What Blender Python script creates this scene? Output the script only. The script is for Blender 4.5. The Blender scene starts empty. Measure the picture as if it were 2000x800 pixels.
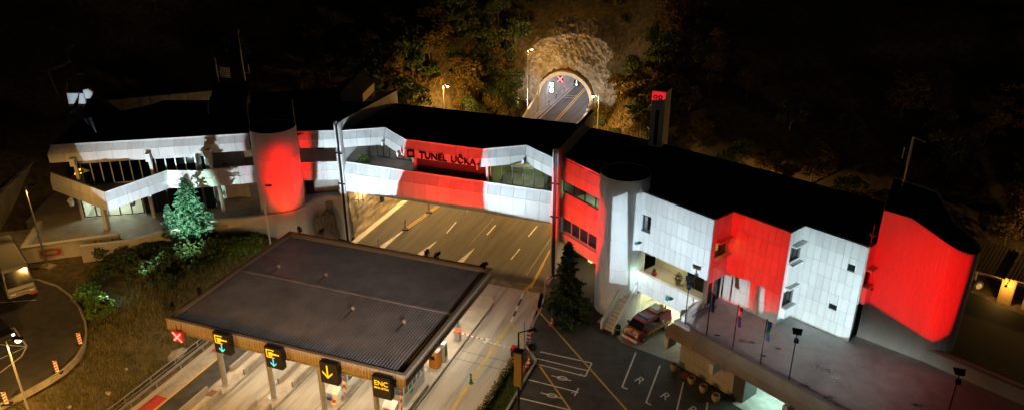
import bpy, bmesh, math, random
import numpy as np
from mathutils import Vector, Matrix, noise as mnoise
random.seed(7); rng = np.random.default_rng(11)
R = math.radians
sc = bpy.context.scene
COL = sc.collection
# ---------------------------------------------------------------- camera
CAM_H = 42.0; FOC = 1480.0; YAW, PITCH, ROLL = R(-20.7), R(24.4), R(0.2)
cy_, sy_, cp_, sp_ = math.cos(YAW), math.sin(YAW), math.cos(PITCH), math.sin(PITCH)
_f = np.array([sy_*cp_, cy_*cp_, -sp_]); _r = np.array([cy_, -sy_, 0.0]); _d = np.cross(_f, _r)
_r2 = math.cos(ROLL)*_r + math.sin(ROLL)*_d; _d2 = -math.sin(ROLL)*_r + math.cos(ROLL)*_d
CM = np.array([_r2, _d2, _f]); CP = np.array([0, 0, CAM_H])
cam = bpy.data.objects.new('camera', bpy.data.cameras.new('camera')); COL.objects.link(cam); sc.camera = cam
cam.matrix_world = Matrix(((_r2[0], -_d2[0], -_f[0], 0), (_r2[1], -_d2[1], -_f[1], 0), (_r2[2], -_d2[2], -_f[2], CAM_H), (0, 0, 0, 1)))
cam.data.sensor_width = 36.0; cam.data.lens = FOC/2000*36.0; cam.data.clip_start = .5; cam.data.clip_end = 2000
# ---------------------------------------------------------------- world: a clear night
world = bpy.data.worlds.new('World'); sc.world = world; world.use_nodes = True
wn = world.node_tree; bg = wn.nodes['Background']
sky = wn.nodes.new('ShaderNodeTexSky'); sky.sky_type = 'NISHITA'; sky.sun_disc = False
sky.sun_elevation = R(12); sky.sun_rotation = R(200)
wn.links.new(sky.outputs[0], bg.inputs[0]); bg.inputs[1].default_value = 0.0008
moon = bpy.data.lights.new('moon', 'SUN'); moon.energy = 0.004; moon.angle = R(.5); moon.color = (.8, .9, 1)
mo = bpy.data.objects.new('moon', moon); COL.objects.link(mo); mo.rotation_euler = (R(78), 0, R(20))
sc.view_settings.view_transform = 'Standard'; sc.view_settings.look = 'None'
sc.view_settings.exposure = 0.8; sc.view_settings.gamma = 1.0; sc.view_settings.use_curve_mapping = False
sc.cycles.use_denoising = True; sc.cycles.max_bounces = 6; sc.cycles.diffuse_bounces = 3; sc.cycles.glossy_bounces = 3
sc.cycles.transparent_max_bounces = 12; sc.cycles.caustics_reflective = False; sc.cycles.caustics_refractive = False
sc.cycles.sample_clamp_indirect = 4.0; sc.cycles.blur_glossy = 1.0
sc.render.engine = 'CYCLES'

# ---------------------------------------------------------------- photo pixel -> place (distance comes from a known height or wall)
def ray(x, y): return CM.T @ np.array([(x-1000)/FOC, (y-400)/FOC, 1])
def P(x, y, z=0.0):
    d = ray(x, y); return CP + (z-CAM_H)/d[2]*d
def PV(x, y, a, b):
    d = ray(x, y); n = np.array([-(b[1]-a[1]), b[0]-a[0], 0]); t = (n @ (np.array([a[0], a[1], 0])-CP))/(n @ d); return CP+t*d
def PX(p):
    v = CM @ (np.array(p, float)-CP); return 1000+FOC*v[0]/v[2], 400+FOC*v[1]/v[2]
def zat(y, xy):
    lo, hi = -20, 41
    for _ in range(50):
        m = (lo+hi)/2
        if PX((xy[0], xy[1], m))[1] > y: lo = m
        else: hi = m
    return m

# ---------------------------------------------------------------- materials
MATS = {}
def mat(name, col, rough=.7, metal=0.0, var=.0, scale=2.0, bump=0.0, bscale=None, emit=None, estr=0.0, dirt=None, dirt_amt=0.0, dscale=.25, stretch=(1, 1, 1), spec=.4, objvar=0.0):
    if name in MATS: return MATS[name]
    m = bpy.data.materials.new(name); m.use_nodes = True; nt = m.node_tree; N = nt.nodes; L = nt.links
    b = N['Principled BSDF']; b.inputs['Roughness'].default_value = rough; b.inputs['Metallic'].default_value = metal
    b.inputs['Specular IOR Level'].default_value = spec
    b.inputs['Base Color'].default_value = (*col, 1)
    if var or bump or dirt:
        tc = N.new('ShaderNodeTexCoord'); mp = N.new('ShaderNodeMapping'); mp.inputs['Scale'].default_value = stretch
        L.new(tc.outputs['Object'], mp.inputs[0])
    last = None
    if var:
        nz = N.new('ShaderNodeTexNoise'); nz.inputs['Scale'].default_value = scale; nz.inputs['Detail'].default_value = 6
        L.new(mp.outputs[0], nz.inputs[0])
        mr = N.new('ShaderNodeMapRange'); mr.inputs[1].default_value = .3; mr.inputs[2].default_value = .7
        mr.inputs[3].default_value = 1-var; mr.inputs[4].default_value = 1+var; L.new(nz.outputs[0], mr.inputs[0])
        mx = N.new('ShaderNodeVectorMath'); mx.operation = 'SCALE'; mx.inputs[0].default_value = col; L.new(mr.outputs[0], mx.inputs['Scale'])
        last = mx.outputs[0]
    if dirt:
        nz2 = N.new('ShaderNodeTexNoise'); nz2.inputs['Scale'].default_value = dscale; nz2.inputs['Detail'].default_value = 8; nz2.inputs['Roughness'].default_value = .65
        L.new(mp.outputs[0], nz2.inputs[0])
        r2 = N.new('ShaderNodeMapRange'); r2.inputs[1].default_value = .48; r2.inputs[2].default_value = .7; r2.inputs[4].default_value = dirt_amt
        L.new(nz2.outputs[0], r2.inputs[0])
        mi = N.new('ShaderNodeMix'); mi.data_type = 'RGBA'; L.new(r2.outputs[0], mi.inputs['Factor'])
        if last: L.new(last, mi.inputs['A'])
        else: mi.inputs['A'].default_value = (*col, 1)
        mi.inputs['B'].default_value = (*dirt, 1); last = mi.outputs['Result']
    if objvar and last:
        oi = N.new('ShaderNodeObjectInfo'); mo_ = N.new('ShaderNodeMapRange'); mo_.inputs[3].default_value = 1-objvar; mo_.inputs[4].default_value = 1+objvar*.5; L.new(oi.outputs['Random'], mo_.inputs[0])
        sv = N.new('ShaderNodeVectorMath'); sv.operation = 'SCALE'; L.new(last, sv.inputs[0]); L.new(mo_.outputs[0], sv.inputs['Scale']); last = sv.outputs[0]
    if last: L.new(last, b.inputs['Base Color'])
    if bump:
        nb = N.new('ShaderNodeTexNoise'); nb.inputs['Scale'].default_value = bscale or scale*4; nb.inputs['Detail'].default_value = 8
        L.new(mp.outputs[0], nb.inputs[0]); bp = N.new('ShaderNodeBump'); bp.inputs['Strength'].default_value = bump
        L.new(nb.outputs[0], bp.inputs['Height']); L.new(bp.outputs[0], b.inputs['Normal'])
    if emit:
        b.inputs['Emission Color'].default_value = (*emit, 1); b.inputs['Emission Strength'].default_value = estr
    MATS[name] = m; return m
def leafmat(name, col, col2):
    m = bpy.data.materials.new(name); m.use_nodes = True; N = m.node_tree.nodes; L = m.node_tree.links; b = N['Principled BSDF']
    oi = N.new('ShaderNodeNewGeometry'); cr = N.new('ShaderNodeMix'); cr.data_type = 'RGBA'
    cr.inputs['A'].default_value = (*col, 1); cr.inputs['B'].default_value = (*col2, 1); L.new(oi.outputs['Random Per Island'], cr.inputs['Factor'])
    L.new(cr.outputs['Result'], b.inputs['Base Color']); b.inputs['Roughness'].default_value = .6; b.inputs['Specular IOR Level'].default_value = .25
    MATS[name] = m; return m
def glassmat(name, tint=(.6, .68, .7), alpha=.55):
    m = bpy.data.materials.new(name); m.use_nodes = True; N = m.node_tree.nodes; L = m.node_tree.links
    for n in list(N):
        if n.type == 'BSDF_PRINCIPLED': N.remove(n)
    out = N['Material Output']; t = N.new('ShaderNodeBsdfTransparent'); t.inputs[0].default_value = (*tint, 1)
    g = N.new('ShaderNodeBsdfGlossy'); g.inputs['Roughness'].default_value = .04; g.inputs[0].default_value = (.8, .85, .85, 1)
    fr = N.new('ShaderNodeFresnel'); ge = N.new('ShaderNodeNewGeometry'); ma = N.new('ShaderNodeMath'); ma.operation = 'MULTIPLY_ADD'; L.new(ge.outputs['Backfacing'], ma.inputs[0])
    ma.inputs[1].default_value = 1/1.5-1.5; ma.inputs[2].default_value = 1.5; L.new(ma.outputs[0], fr.inputs[0])      # a thin pane: the same reflection from both faces
    mx = N.new('ShaderNodeMixShader')
    L.new(fr.outputs[0], mx.inputs[0]); L.new(t.outputs[0], mx.inputs[1]); L.new(g.outputs[0], mx.inputs[2]); L.new(mx.outputs[0], out.inputs[0])
    MATS[name] = m; return m

WHITE = mat('white_cladding', (.74, .75, .74), .55, var=.05, scale=1.1, dirt=(.42, .4, .37), dirt_amt=.38, dscale=1.6, bump=.02, bscale=20, stretch=(1, 1, .16), objvar=.11)
WRIB = mat('white_ribbed', (.72, .73, .73), .5, var=.04, scale=.8, dirt=(.4, .38, .35), dirt_amt=.3, dscale=.5, stretch=(1, 1, .3))
PLAST = mat('render_plaster', (.58, .56, .52), .85, var=.1, scale=.7, dirt=(.28, .25, .22), dirt_amt=.6, dscale=.5, bump=.15, bscale=14)
JOINT = mat('joint_dark', (.2, .2, .2), .9)
ROOFB = mat('roof_membrane', (.035, .036, .038), .8, var=.25, scale=.5, bump=.1, bscale=6)
CONC = mat('raw_concrete', (.34, .32, .29), .88, var=.15, scale=.9, dirt=(.12, .11, .1), dirt_amt=.7, dscale=.35, bump=.25, bscale=9)
ASPH = mat('asphalt', (.05, .048, .046), .82, var=.3, scale=1.1, dirt=(.1, .095, .085), dirt_amt=.6, dscale=.16, bump=.2, bscale=40)
ROADM = mat('road_asphalt', (.085, .077, .068), .78, var=.3, scale=1.4, dirt=(.04, .036, .033), dirt_amt=.8, dscale=1.2, bump=.15, bscale=30, stretch=(1, .07, 1))
LANEC = mat('lane_concrete', (.40, .375, .33), .8, var=.12, scale=2.5, dirt=(.13, .115, .1), dirt_amt=.75, dscale=1.0, bump=.1, bscale=25, stretch=(1, .09, 1))
PAVE = mat('paving', (.36, .33, .28), .85, var=.15, scale=3, dirt=(.16, .14, .12), dirt_amt=.6, dscale=.5, bump=.15)
TERR = mat('terrace_floor', (.42, .41, .40), .62, var=.12, scale=1.2, dirt=(.2, .19, .18), dirt_amt=.7, dscale=.35, bump=.05)
TILEF = mat('terrace_tiles', (.30, .28, .25), .6, var=.15, scale=1.5, dirt=(.14, .12, .1), dirt_amt=.6, dscale=.4)
YEL = mat('yellow_paint', (.62, .38, .03), .7, var=.2, scale=4, dirt=(.3, .22, .1), dirt_amt=.6, dscale=1.5)
WPAINT = mat('white_paint', (.68, .66, .6), .7, var=.15, scale=4, dirt=(.25, .23, .2), dirt_amt=.7, dscale=1.3)
REDP = mat('red_paint', (.42, .05, .04), .7, var=.2, scale=3, dirt=(.2, .06, .05), dirt_amt=.6, dscale=1)
BLACK = mat('black_metal', (.018, .018, .02), .45, .3)
DARK = mat('dark_metal', (.045, .045, .048), .5, .5)
STEEL = mat('galvanised_steel', (.42, .43, .44), .45, .75, var=.1, scale=5)
BRONZE = mat('bronze_fascia', (.30, .235, .155), .5, .25, var=.08, scale=2)
RIBROOF = mat('ribbed_roof_sheet', (.22, .185, .165), .4, .25, var=.2, scale=.6, dirt=(.13, .105, .09), dirt_amt=.6, dscale=.4)
FRAMEW = mat('white_frame', (.7, .71, .7), .5)
GLASS = glassmat('window_glass'); GLASSD = glassmat('dark_glass', (.22, .26, .28))
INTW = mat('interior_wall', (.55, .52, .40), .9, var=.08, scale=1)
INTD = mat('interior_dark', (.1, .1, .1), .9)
RUBBER = mat('rubber', (.02, .02, .02), .85)
ORANGE = mat('cone_orange', (.75, .1, .03), .5)
REFL = mat('reflective_white', (.75, .75, .73), .5)
SREDM = mat('sign_red', (.55, .03, .03), .5)
SOD = (1, .50, .11); WARM = (1, .80, .52); COOL = (.74, .9, 1.0); REDL = (1, .0015, .001); REDB = (1, .016, .009); GRN = (.66, 1.0, .82)
BARK = mat('bark', (.12, .085, .06), .9, var=.3, scale=6, bump=.5)
ROCK = mat('limestone_rock', (.34, .31, .27), .92, var=.35, scale=.9, dirt=(.1, .09, .05), dirt_amt=.7, dscale=.5, bump=.9, bscale=2.5)
SOIL = mat('dry_grass_soil', (.105, .085, .05), .95, var=.5, scale=1.4, dirt=(.045, .05, .022), dirt_amt=.9, dscale=.3, bump=.7, bscale=5)
FL_CON = leafmat('conifer_needles', (.04, .11, .06), (.09, .2, .11)); FL_DRK = leafmat('dark_needles', (.02, .045, .018), (.045, .08, .03))
FL_BRD = leafmat('broad_leaves', (.035, .07, .022), (.09, .12, .035)); FL_DRY = leafmat('dry_leaves', (.10, .08, .025), (.17, .12, .035))
FL_GRS = leafmat('grass_blades', (.07, .085, .025), (.24, .2, .09)); FL_LAWN = leafmat('lawn_blades', (.05, .11, .015), (.1, .18, .03))
FL_BUSH = leafmat('bright_leaves', (.06, .14, .02), (.14, .25, .04)); FL_FLW = leafmat('white_petals', (.75, .72, .66), (.6, .25, .2))

# ---------------------------------------------------------------- mesh helpers
ORG = {}
class MB:
    def __init__(s): s.v = []; s.f = []
    def quad(s, a, b, c, d):
        n = len(s.v); s.v += [tuple(a), tuple(b), tuple(c), tuple(d)]; s.f.append((n, n+1, n+2, n+3)); return s
    def poly(s, pts):
        n = len(s.v); s.v += [tuple(p) for p in pts]; s.f.append(tuple(range(n, n+len(pts)))); return s
    def hexa(s, b, t):
        n = len(s.v); s.v += [tuple(p) for p in b]+[tuple(p) for p in t]
        s.f += [(n+3, n+2, n+1, n), (n+4, n+5, n+6, n+7)]+[(n+i, n+(i+1) % 4, n+4+(i+1) % 4, n+4+i) for i in range(4)]; return s
    def box(s, x0, y0, z0, x1, y1, z1):
        return s.hexa([(x0, y0, z0), (x1, y0, z0), (x1, y1, z0), (x0, y1, z0)], [(x0, y0, z1), (x1, y0, z1), (x1, y1, z1), (x0, y1, z1)])
    def fbox(s, F, s0, s1, d0, d1, z0, z1):     # box in a wall frame
        return s.hexa([F(s0, d1, z0), F(s1, d1, z0), F(s1, d0, z0), F(s0, d0, z0)], [F(s0, d1, z1), F(s1, d1, z1), F(s1, d0, z1), F(s0, d0, z1)])
    def prism(s, pts, z0, z1):
        n = len(s.v); k = len(pts); a = sum(pts[i][0]*pts[(i+1) % k][1]-pts[(i+1) % k][0]*pts[i][1] for i in range(k))
        pts = list(pts) if a > 0 else list(pts)[::-1]
        zz0 = z0 if callable(z0) else (lambda p: z0); zz1 = z1 if callable(z1) else (lambda p: z1)
        s.v += [(p[0], p[1], zz0(p)) for p in pts]+[(p[0], p[1], zz1(p)) for p in pts]
        s.f += [tuple(range(n+k-1, n-1, -1)), tuple(range(n+k, n+2*k))]+[(n+i, n+(i+1) % k, n+k+(i+1) % k, n+k+i) for i in range(k)]; return s
    def tube(s, p, q, r0, r1=None, n=8):
        r1 = r0 if r1 is None else r1; p = Vector(p); q = Vector(q); d = (q-p).normalized()
        a = d.orthogonal().normalized(); b = d.cross(a); k = len(s.v)
        for c, r in ((p, r0), (q, r1)):
            for i in range(n):
                t = 2*math.pi*i/n; s.v.append(tuple(c+(a*math.cos(t)+b*math.sin(t))*r))
        s.f += [(k+i, k+(i+1) % n, k+n+(i+1) % n, k+n+i) for i in range(n)]+[tuple(range(k+n-1, k-1, -1)), tuple(range(k+n, k+2*n))]; return s
    def path(s, pts, r, n=6):
        for a, b in zip(pts[:-1], pts[1:]): s.tube(a, b, r, r, n)
        return s
    def lathe(s, c, prof, n=16, a0=0, a1=2*math.pi):
        full = abs(a1-a0-2*math.pi) < 1e-6; m = n if full else n+1; k = len(s.v)
        for r, z in prof:
            for i in range(m):
                t = a0+(a1-a0)*i/n; s.v.append((c[0]+r*math.cos(t), c[1]+r*math.sin(t), c[2]+z))
        for j in range(len(prof)-1):
            for i in range(n):
                i2 = (i+1) % m; s.f.append((k+j*m+i, k+j*m+i2, k+(j+1)*m+i2, k+(j+1)*m+i))
        return s
    def build(s, name, m, parent=None, smooth=False):
        o0 = ORG.get(parent.name, (0, 0, 0)) if parent else (0, 0, 0)
        me = bpy.data.meshes.new(name); me.from_pydata([(v[0]-o0[0], v[1]-o0[1], v[2]-o0[2]) for v in s.v], [], s.f)
        if smooth: me.polygons.foreach_set('use_smooth', [True]*len(me.polygons))
        me.materials.append(m); o = bpy.data.objects.new(name, me); COL.objects.link(o)
        if parent: o.parent = parent
        ORG[o.name] = tuple(o0); return o
def tag(o, label, cat, group=None):
    o['label'] = label; o['category'] = cat
    if group: o['group'] = group
    return o
def thing(name, label, cat, loc, group=None, rz=0):
    o = bpy.data.objects.new(name, None); COL.objects.link(o); o.location = tuple(float(c) for c in loc); o.rotation_euler = (0, 0, rz)
    o.empty_display_size = .2; ORG[o.name] = tuple(float(c) for c in loc); return tag(o, label, cat, group)
def struct(o): o['kind'] = 'structure'; return o
def stuff(o, label=None, cat=None):
    o['kind'] = 'stuff'
    if label: o['label'] = label; o['category'] = cat
    return o
def copy_tree(o, parent=None):
    c = o.copy(); COL.objects.link(c); c.parent = parent
    for ch in list(o.children): copy_tree(ch, c)
    return c
def inst(root, loc, label, rz=None, scale=None):
    c = copy_tree(root); c.location = tuple(float(v) for v in loc); c['label'] = label
    if rz is not None: c.rotation_euler = (0, 0, rz)
    if scale: c.scale = (scale,)*3
    return c
def frame(o, ang):
    ux, uy = math.cos(ang), math.sin(ang)
    def F(s, d, z=0.0): return (o[0]+ux*s+uy*d, o[1]+uy*s-ux*d, z)     # s along the wall, d out towards the viewer
    F.ang = ang; F.o = o; return F
def text(name, body, size, mt, parent, M, ext=.02, align='CENTER'):
    cu = bpy.data.curves.new(name, 'FONT'); cu.body = body; cu.size = size; cu.extrude = ext; cu.align_x = align; cu.align_y = 'CENTER'
    tmp = bpy.data.objects.new('tmp', cu); me = bpy.data.meshes.new_from_object(tmp); bpy.data.objects.remove(tmp); me.materials.clear(); me.materials.append(mt)
    o = bpy.data.objects.new(name, me); COL.objects.link(o); o.parent = parent
    o.matrix_local = Matrix.Translation(-Vector(ORG.get(parent.name, (0, 0, 0)))) @ M; return o
def facing(ang, loc):    # text upright on a wall whose outward normal is frame normal
    n = Vector((math.sin(ang), -math.cos(ang), 0)); u = Vector((math.cos(ang), math.sin(ang), 0)); z = Vector((0, 0, 1))
    m = Matrix((u, z, n)).transposed().to_4x4(); m.translation = Vector(loc); return m
_cell = {}
def cell_mesh(w, h, t, mt):
    k = (round(w, 2), round(h, 2), t, mt.name)
    if k not in _cell:
        b = MB(); b.box(0, -t, 0, k[0], 0, k[1]); me = bpy.data.meshes.new('panel'); me.from_pydata(b.v, [], b.f); me.materials.append(mt); _cell[k] = me
    return _cell[k]
def subtract(r, h):
    s0, s1, z0, z1 = r; a0, a1, b0, b1 = h
    if a1 <= s0 or a0 >= s1 or b1 <= z0 or b0 >= z1: return [r]
    out = []
    if a0 > s0: out.append((s0, a0, z0, z1))
    if a1 < s1: out.append((a1, s1, z0, z1))
    m0, m1 = max(s0, a0), min(s1, a1)
    if b0 > z0: out.append((m0, m1, z0, b0))
    if b1 < z1: out.append((m0, m1, b1, z1))
    return out
def panels(parent, F, s0, s1, z0, z1, nc, nr, mt, holes=(), d=.05, name='panel', gap=.02, off=0.0):
    o0 = Vector(ORG[parent.name]); dw = (s1-s0)/nc; dh = (z1-z0)/nr
    for i in range(nc):
        for j in range(nr):
            rs = [(s0+i*dw, s0+(i+1)*dw, z0+j*dh, z0+(j+1)*dh)]
            for h in holes: rs = [q for r_ in rs for q in subtract(r_, h)]
            for a, b, c, e in rs:
                if b-a < .08 or e-c < .08: continue
                o = bpy.data.objects.new(name, cell_mesh(b-a-gap, e-c-gap, d*.8, mt)); COL.objects.link(o); o.parent = parent
                o.location = Vector(F(a+gap/2, off+d*.2+random.uniform(0, .006), c+gap/2))-o0; o.rotation_euler = (0, 0, F.ang)
def mitre(poly):
    out = []
    for i, p in enumerate(poly):
        ns = []
        for a, b in ((i-1, i), (i, i+1)):
            if 0 <= a and b < len(poly):
                dx, dy = poly[b][0]-poly[a][0], poly[b][1]-poly[a][1]; l = math.hypot(dx, dy); ns.append((dy/l, -dx/l))
        if len(ns) == 1: out.append(ns[0])
        else:
            sx, sy = ns[0][0]+ns[1][0], ns[0][1]+ns[1][1]; k = 2/max(.3, sx*sx+sy*sy); out.append((sx*k, sy*k))
    return out
def band(parent, poly, prof, pw, mt, thick=.3, core=JOINT, pname='panel'):
    """clad band along a plan polyline; prof = (out, z) from the coping down. Each clad panel is its own object."""
    mi = mitre(poly); pt = lambda i, o, z: np.array([poly[i][0]+mi[i][0]*o, poly[i][1]+mi[i][1]*o, z])
    n = len(poly); b = MB()
    for i in range(n-1):
        ring = []
        for e in (i, i+1):
            ring.append([pt(e, o-.045, z) for o, z in prof]+[pt(e, prof[-1][0]-thick, prof[-1][1]), pt(e, prof[0][0]-thick, prof[0][1])])
        k = len(b.v); m = len(ring[0]); b.v += [tuple(q) for q in ring[0]+ring[1]]
        for j in range(m): b.f.append((k+j, k+m+j, k+m+(j+1) % m, k+(j+1) % m))
        b.f += [tuple(range(k+m-1, k-1, -1)), tuple(range(k+m, k+2*m))]
    b.build('band_core', core, parent)
    for i in range(n-1):
        L = math.dist(poly[i], poly[i+1])
        for j in range(len(prof)-1):
            (o0, z0), (o1, z1) = prof[j], prof[j+1]; c = max(1, round(L/pw)) if j else max(1, round(L/6))
            A, B, C, D = pt(i, o0, z0), pt(i+1, o0, z0), pt(i+1, o1, z1), pt(i, o1, z1)
            nrm = np.cross(D-A, B-A); nrm = nrm/np.linalg.norm(nrm)
            g = .014
            for q in range(c):
                t0, t1 = q/c+g/L/1.0, (q+1)/c-g/L/1.0; e0, e1 = (.0, .97) if j < len(prof)-2 else (.0, 1.0)
                lo = lambda t, e: (A*(1-t)+B*t)*(1-e)+(D*(1-t)+C*t)*e
                f4 = [lo(t0, e1), lo(t1, e1), lo(t1, e0), lo(t0, e0)]; s_ = nrm*.04
                m_ = MB(); m_.hexa([p+s_*0 for p in f4], [p-s_ for p in f4]); m_.build(('coping' if j == 0 else pname), mt, parent)
def hull(pts):
    pts = sorted(set((round(a, 6), round(b, 6)) for a, b in pts)); h = []
    for seq in (pts, pts[::-1]):
        st = []
        for p in seq:
            while len(st) > 1 and (st[-1][0]-st[-2][0])*(p[1]-st[-2][1])-(st[-1][1]-st[-2][1])*(p[0]-st[-2][0]) <= 0: st.pop()
            st.append(p)
        h += st[:-1]
    return h
def beam(name, pos, col, E, adds, subs=(), soft=.004, size=.03, hot=.55):
    """a framing projector: light shaped by the blades in its lens (convex shapes given by points on the wall they frame)"""
    pos = Vector(pos); allp = [Vector(p) for a in adds for p in a]; tgt = sum(allp, Vector())/len(allp)
    l = bpy.data.lights.new(name, 'SPOT'); l.shadow_soft_size = size; l.color = col; l.spot_blend = .05
    lo = bpy.data.objects.new(name, l); COL.objects.link(lo)
    q = (tgt-pos).to_track_quat('-Z', 'Y'); lo.matrix_world = Matrix.Translation(pos) @ q.to_matrix().to_4x4(); lo['kind'] = 'helper'
    inv = q.to_matrix().inverted(); uv = lambda p: (lambda v: (v.x/-v.z, v.y/-v.z))(inv @ (Vector(p)-pos))
    rr = max(math.hypot(*uv(p)) for p in allp); l.spot_size = min(R(175), 2*math.atan(rr*1.06)+.04)
    d = (tgt-pos).length; l.energy = E*4*math.pi*d*d
    l.use_nodes = True; nt = l.node_tree; N = nt.nodes; L = nt.links; em = [x for x in N if x.type == 'EMISSION'][0]
    tc = N.new('ShaderNodeTexCoord'); sx = N.new('ShaderNodeSeparateXYZ'); L.new(tc.outputs['Normal'], sx.inputs[0])
    def M_(op, *a):
        x = N.new('ShaderNodeMath'); x.operation = op
        for i, v in enumerate(a):
            if hasattr(v, 'links'): L.new(v, x.inputs[i])
            else: x.inputs[i].default_value = v
        return x.outputs[0]
    az = M_('ABSOLUTE', sx.outputs[2]); U = M_('DIVIDE', sx.outputs[0], az); V_ = M_('DIVIDE', sx.outputs[1], az)
    def mask(pts, sf):
        h = hull([uv(p) for p in pts]); k = len(h); cx = sum(a for a, _ in h)/k; cyy = sum(b for _, b in h)/k; acc = None
        for i in range(k):
            (x0, y0), (x1, y1) = h[i], h[(i+1) % k]; a, b = -(y1-y0), (x1-x0); ln = math.hypot(a, b)
            if ln < 1e-5: continue
            a /= ln; b /= ln; c = -(a*x0+b*y0)
            if a*cx+b*cyy+c < 0: a, b, c = -a, -b, -c
            dd = M_('ADD', M_('MULTIPLY', U, a), M_('MULTIPLY_ADD', V_, b, c))
            mr = N.new('ShaderNodeMapRange'); mr.interpolation_type = 'SMOOTHSTEP'; mr.inputs[1].default_value = -sf; mr.inputs[2].default_value = sf; L.new(dd, mr.inputs[0])
            acc = mr.outputs[0] if acc is None else M_('MULTIPLY', acc, mr.outputs[0])
        return acc
    tot = None
    for a in adds:
        m = mask(a, soft); tot = m if tot is None else M_('MAXIMUM', tot, m)
    for a in subs: tot = M_('MULTIPLY', tot, M_('SUBTRACT', 1.0, mask(a, soft)))
    rad2 = M_('ADD', M_('MULTIPLY', U, U), M_('MULTIPLY', V_, V_)); mr = N.new('ShaderNodeMapRange'); mr.interpolation_type = 'SMOOTHSTEP'     # the lens is brightest in the middle
    mr.inputs[1].default_value = 0; mr.inputs[2].default_value = rr*rr; mr.inputs[3].default_value = 1.12; mr.inputs[4].default_value = hot; L.new(rad2, mr.inputs[0])
    L.new(M_('MULTIPLY', tot, mr.outputs[0]), em.inputs['Strength']); return lo
def lamp(name, pos, col, W, size=.12, kind='POINT', aim=None, cone=120, blend=.5):
    l = bpy.data.lights.new(name, kind); l.color = col; l.energy = W; l.shadow_soft_size = size
    o = bpy.data.objects.new(name, l); COL.objects.link(o); o['kind'] = 'helper'
    if kind == 'SPOT': l.spot_size = R(cone); l.spot_blend = blend
    o.location = tuple(float(c) for c in pos)
    if aim is not None: o.rotation_euler = (Vector(aim)-Vector(pos)).to_track_quat('-Z', 'Y').to_euler()
    return o
def area(name, pos, col, W, sx, sy, down=True, rz=0):
    l = bpy.data.lights.new(name, 'AREA'); l.shape = 'RECTANGLE'; l.size = sx; l.size_y = sy; l.color = col; l.energy = W
    o = bpy.data.objects.new(name, l); COL.objects.link(o); o.location = pos; o.rotation_euler = (0, 0, rz); o['kind'] = 'helper'; return o
def ss(t): t = min(1, max(0, t)); return t*t*(3-2*t)
# ================================================================ TERRAIN, ROADS, TUNNEL
LOT_Z = 3.8; TER_Z = 5.0; PAT_Z = 4.5; TUNX = -37.9; TUNY = 128.0
def fbm(x, y, s, o=4):
    a = 0; k = 1
    for i in range(o): a += k*mnoise.noise((x*s+3.1*i, y*s-7.7*i, 1.3*i)); s *= 2.1; k *= .5
    return a
def ground_z(x, y):
    dx = abs(x-TUNX); t = ss((dx-6.5)/13)
    zc = -.12 if y <= 129.4 else 8.2+1.15*(min(y, 139)-130)+.45*max(0, y-139)
    yb = 88 if x > -60 else 88+.15*(x+60)
    zs = max(-.12, .45*(y-yb)) if y > yb else -.12
    z = zc*(1-t)+zs*t
    if z > 110: z = 110+(z-110)*.1
    if x < -48.6:
        e = ss((-48.8-x)/6.2)*3.62; z = max(z, e) if y > 84 else e
        if x < -80: z += .6*(-80-x)*ss((-80-x)/6)
        if y < 76: z += .18*fbm(x, y, .45)*ss((-49.2-x)/2)*(0 if inlot(x, y) else 1)
    if x > 15.5 and y > 50: z = max(z, 4.1*ss((x-15.5)/1.0))
    if z > .6 and y > 80: z += 1.1*fbm(x, y, .09)+.35*fbm(x, y, .5)
    return z
LOTPX = [(-60, 520), (-20, 535), (30, 543), (75, 549), (110, 560), (135, 578), (152, 600), (164, 628), (167, 650), (163, 672), (148, 698), (125, 720), (95, 740), (50, 765), (0, 790), (-60, 815), (-160, 850)]
LOTXY = [tuple(P(x, y, LOT_Z)[:2]) for x, y in LOTPX]
LOTPOLY = LOTXY+[(-62, 18), (-110, 18), (-110, 46)]
def inpoly(x, y, poly):
    c = False; n = len(poly)
    for i in range(n):
        x0, y0 = poly[i]; x1, y1 = poly[i-1]
        if (y0 > y) != (y1 > y) and x < (x1-x0)*(y-y0)/(y1-y0)+x0: c = not c
    return c
def inlot(x, y): return inpoly(x, y, LOTPOLY)
xs = np.concatenate([np.arange(-320, -112, 8), np.arange(-112, -70, 2), np.arange(-70, -44, .7), np.arange(-44, -20, 1), np.arange(-20, 44, 2), np.arange(44, 260, 8)])
ys = np.concatenate([np.arange(8, 30, 3), np.arange(30, 76, .8), np.arange(76, 150, 1.3), np.arange(150, 230, 4), np.arange(230, 560, 12)])
tv = [(x, y, ground_z(x, y)) for y in ys for x in xs]; nx = len(xs); tf = []
for j in range(len(ys)-1):
    for i in range(nx-1):
        q = (j*nx+i, j*nx+i+1, (j+1)*nx+i+1, (j+1)*nx+i)
        zz = [tv[k][2] for k in q]
        if ys[j] > 126 and ys[j] < 132 and abs(xs[i]+.5-TUNX) < 7 and max(zz)-min(zz) > 3: continue
        tf.append(q)
g = MB(); g.v = tv; g.f = tf; struct(g.build('ground', SOIL, smooth=True))

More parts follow.
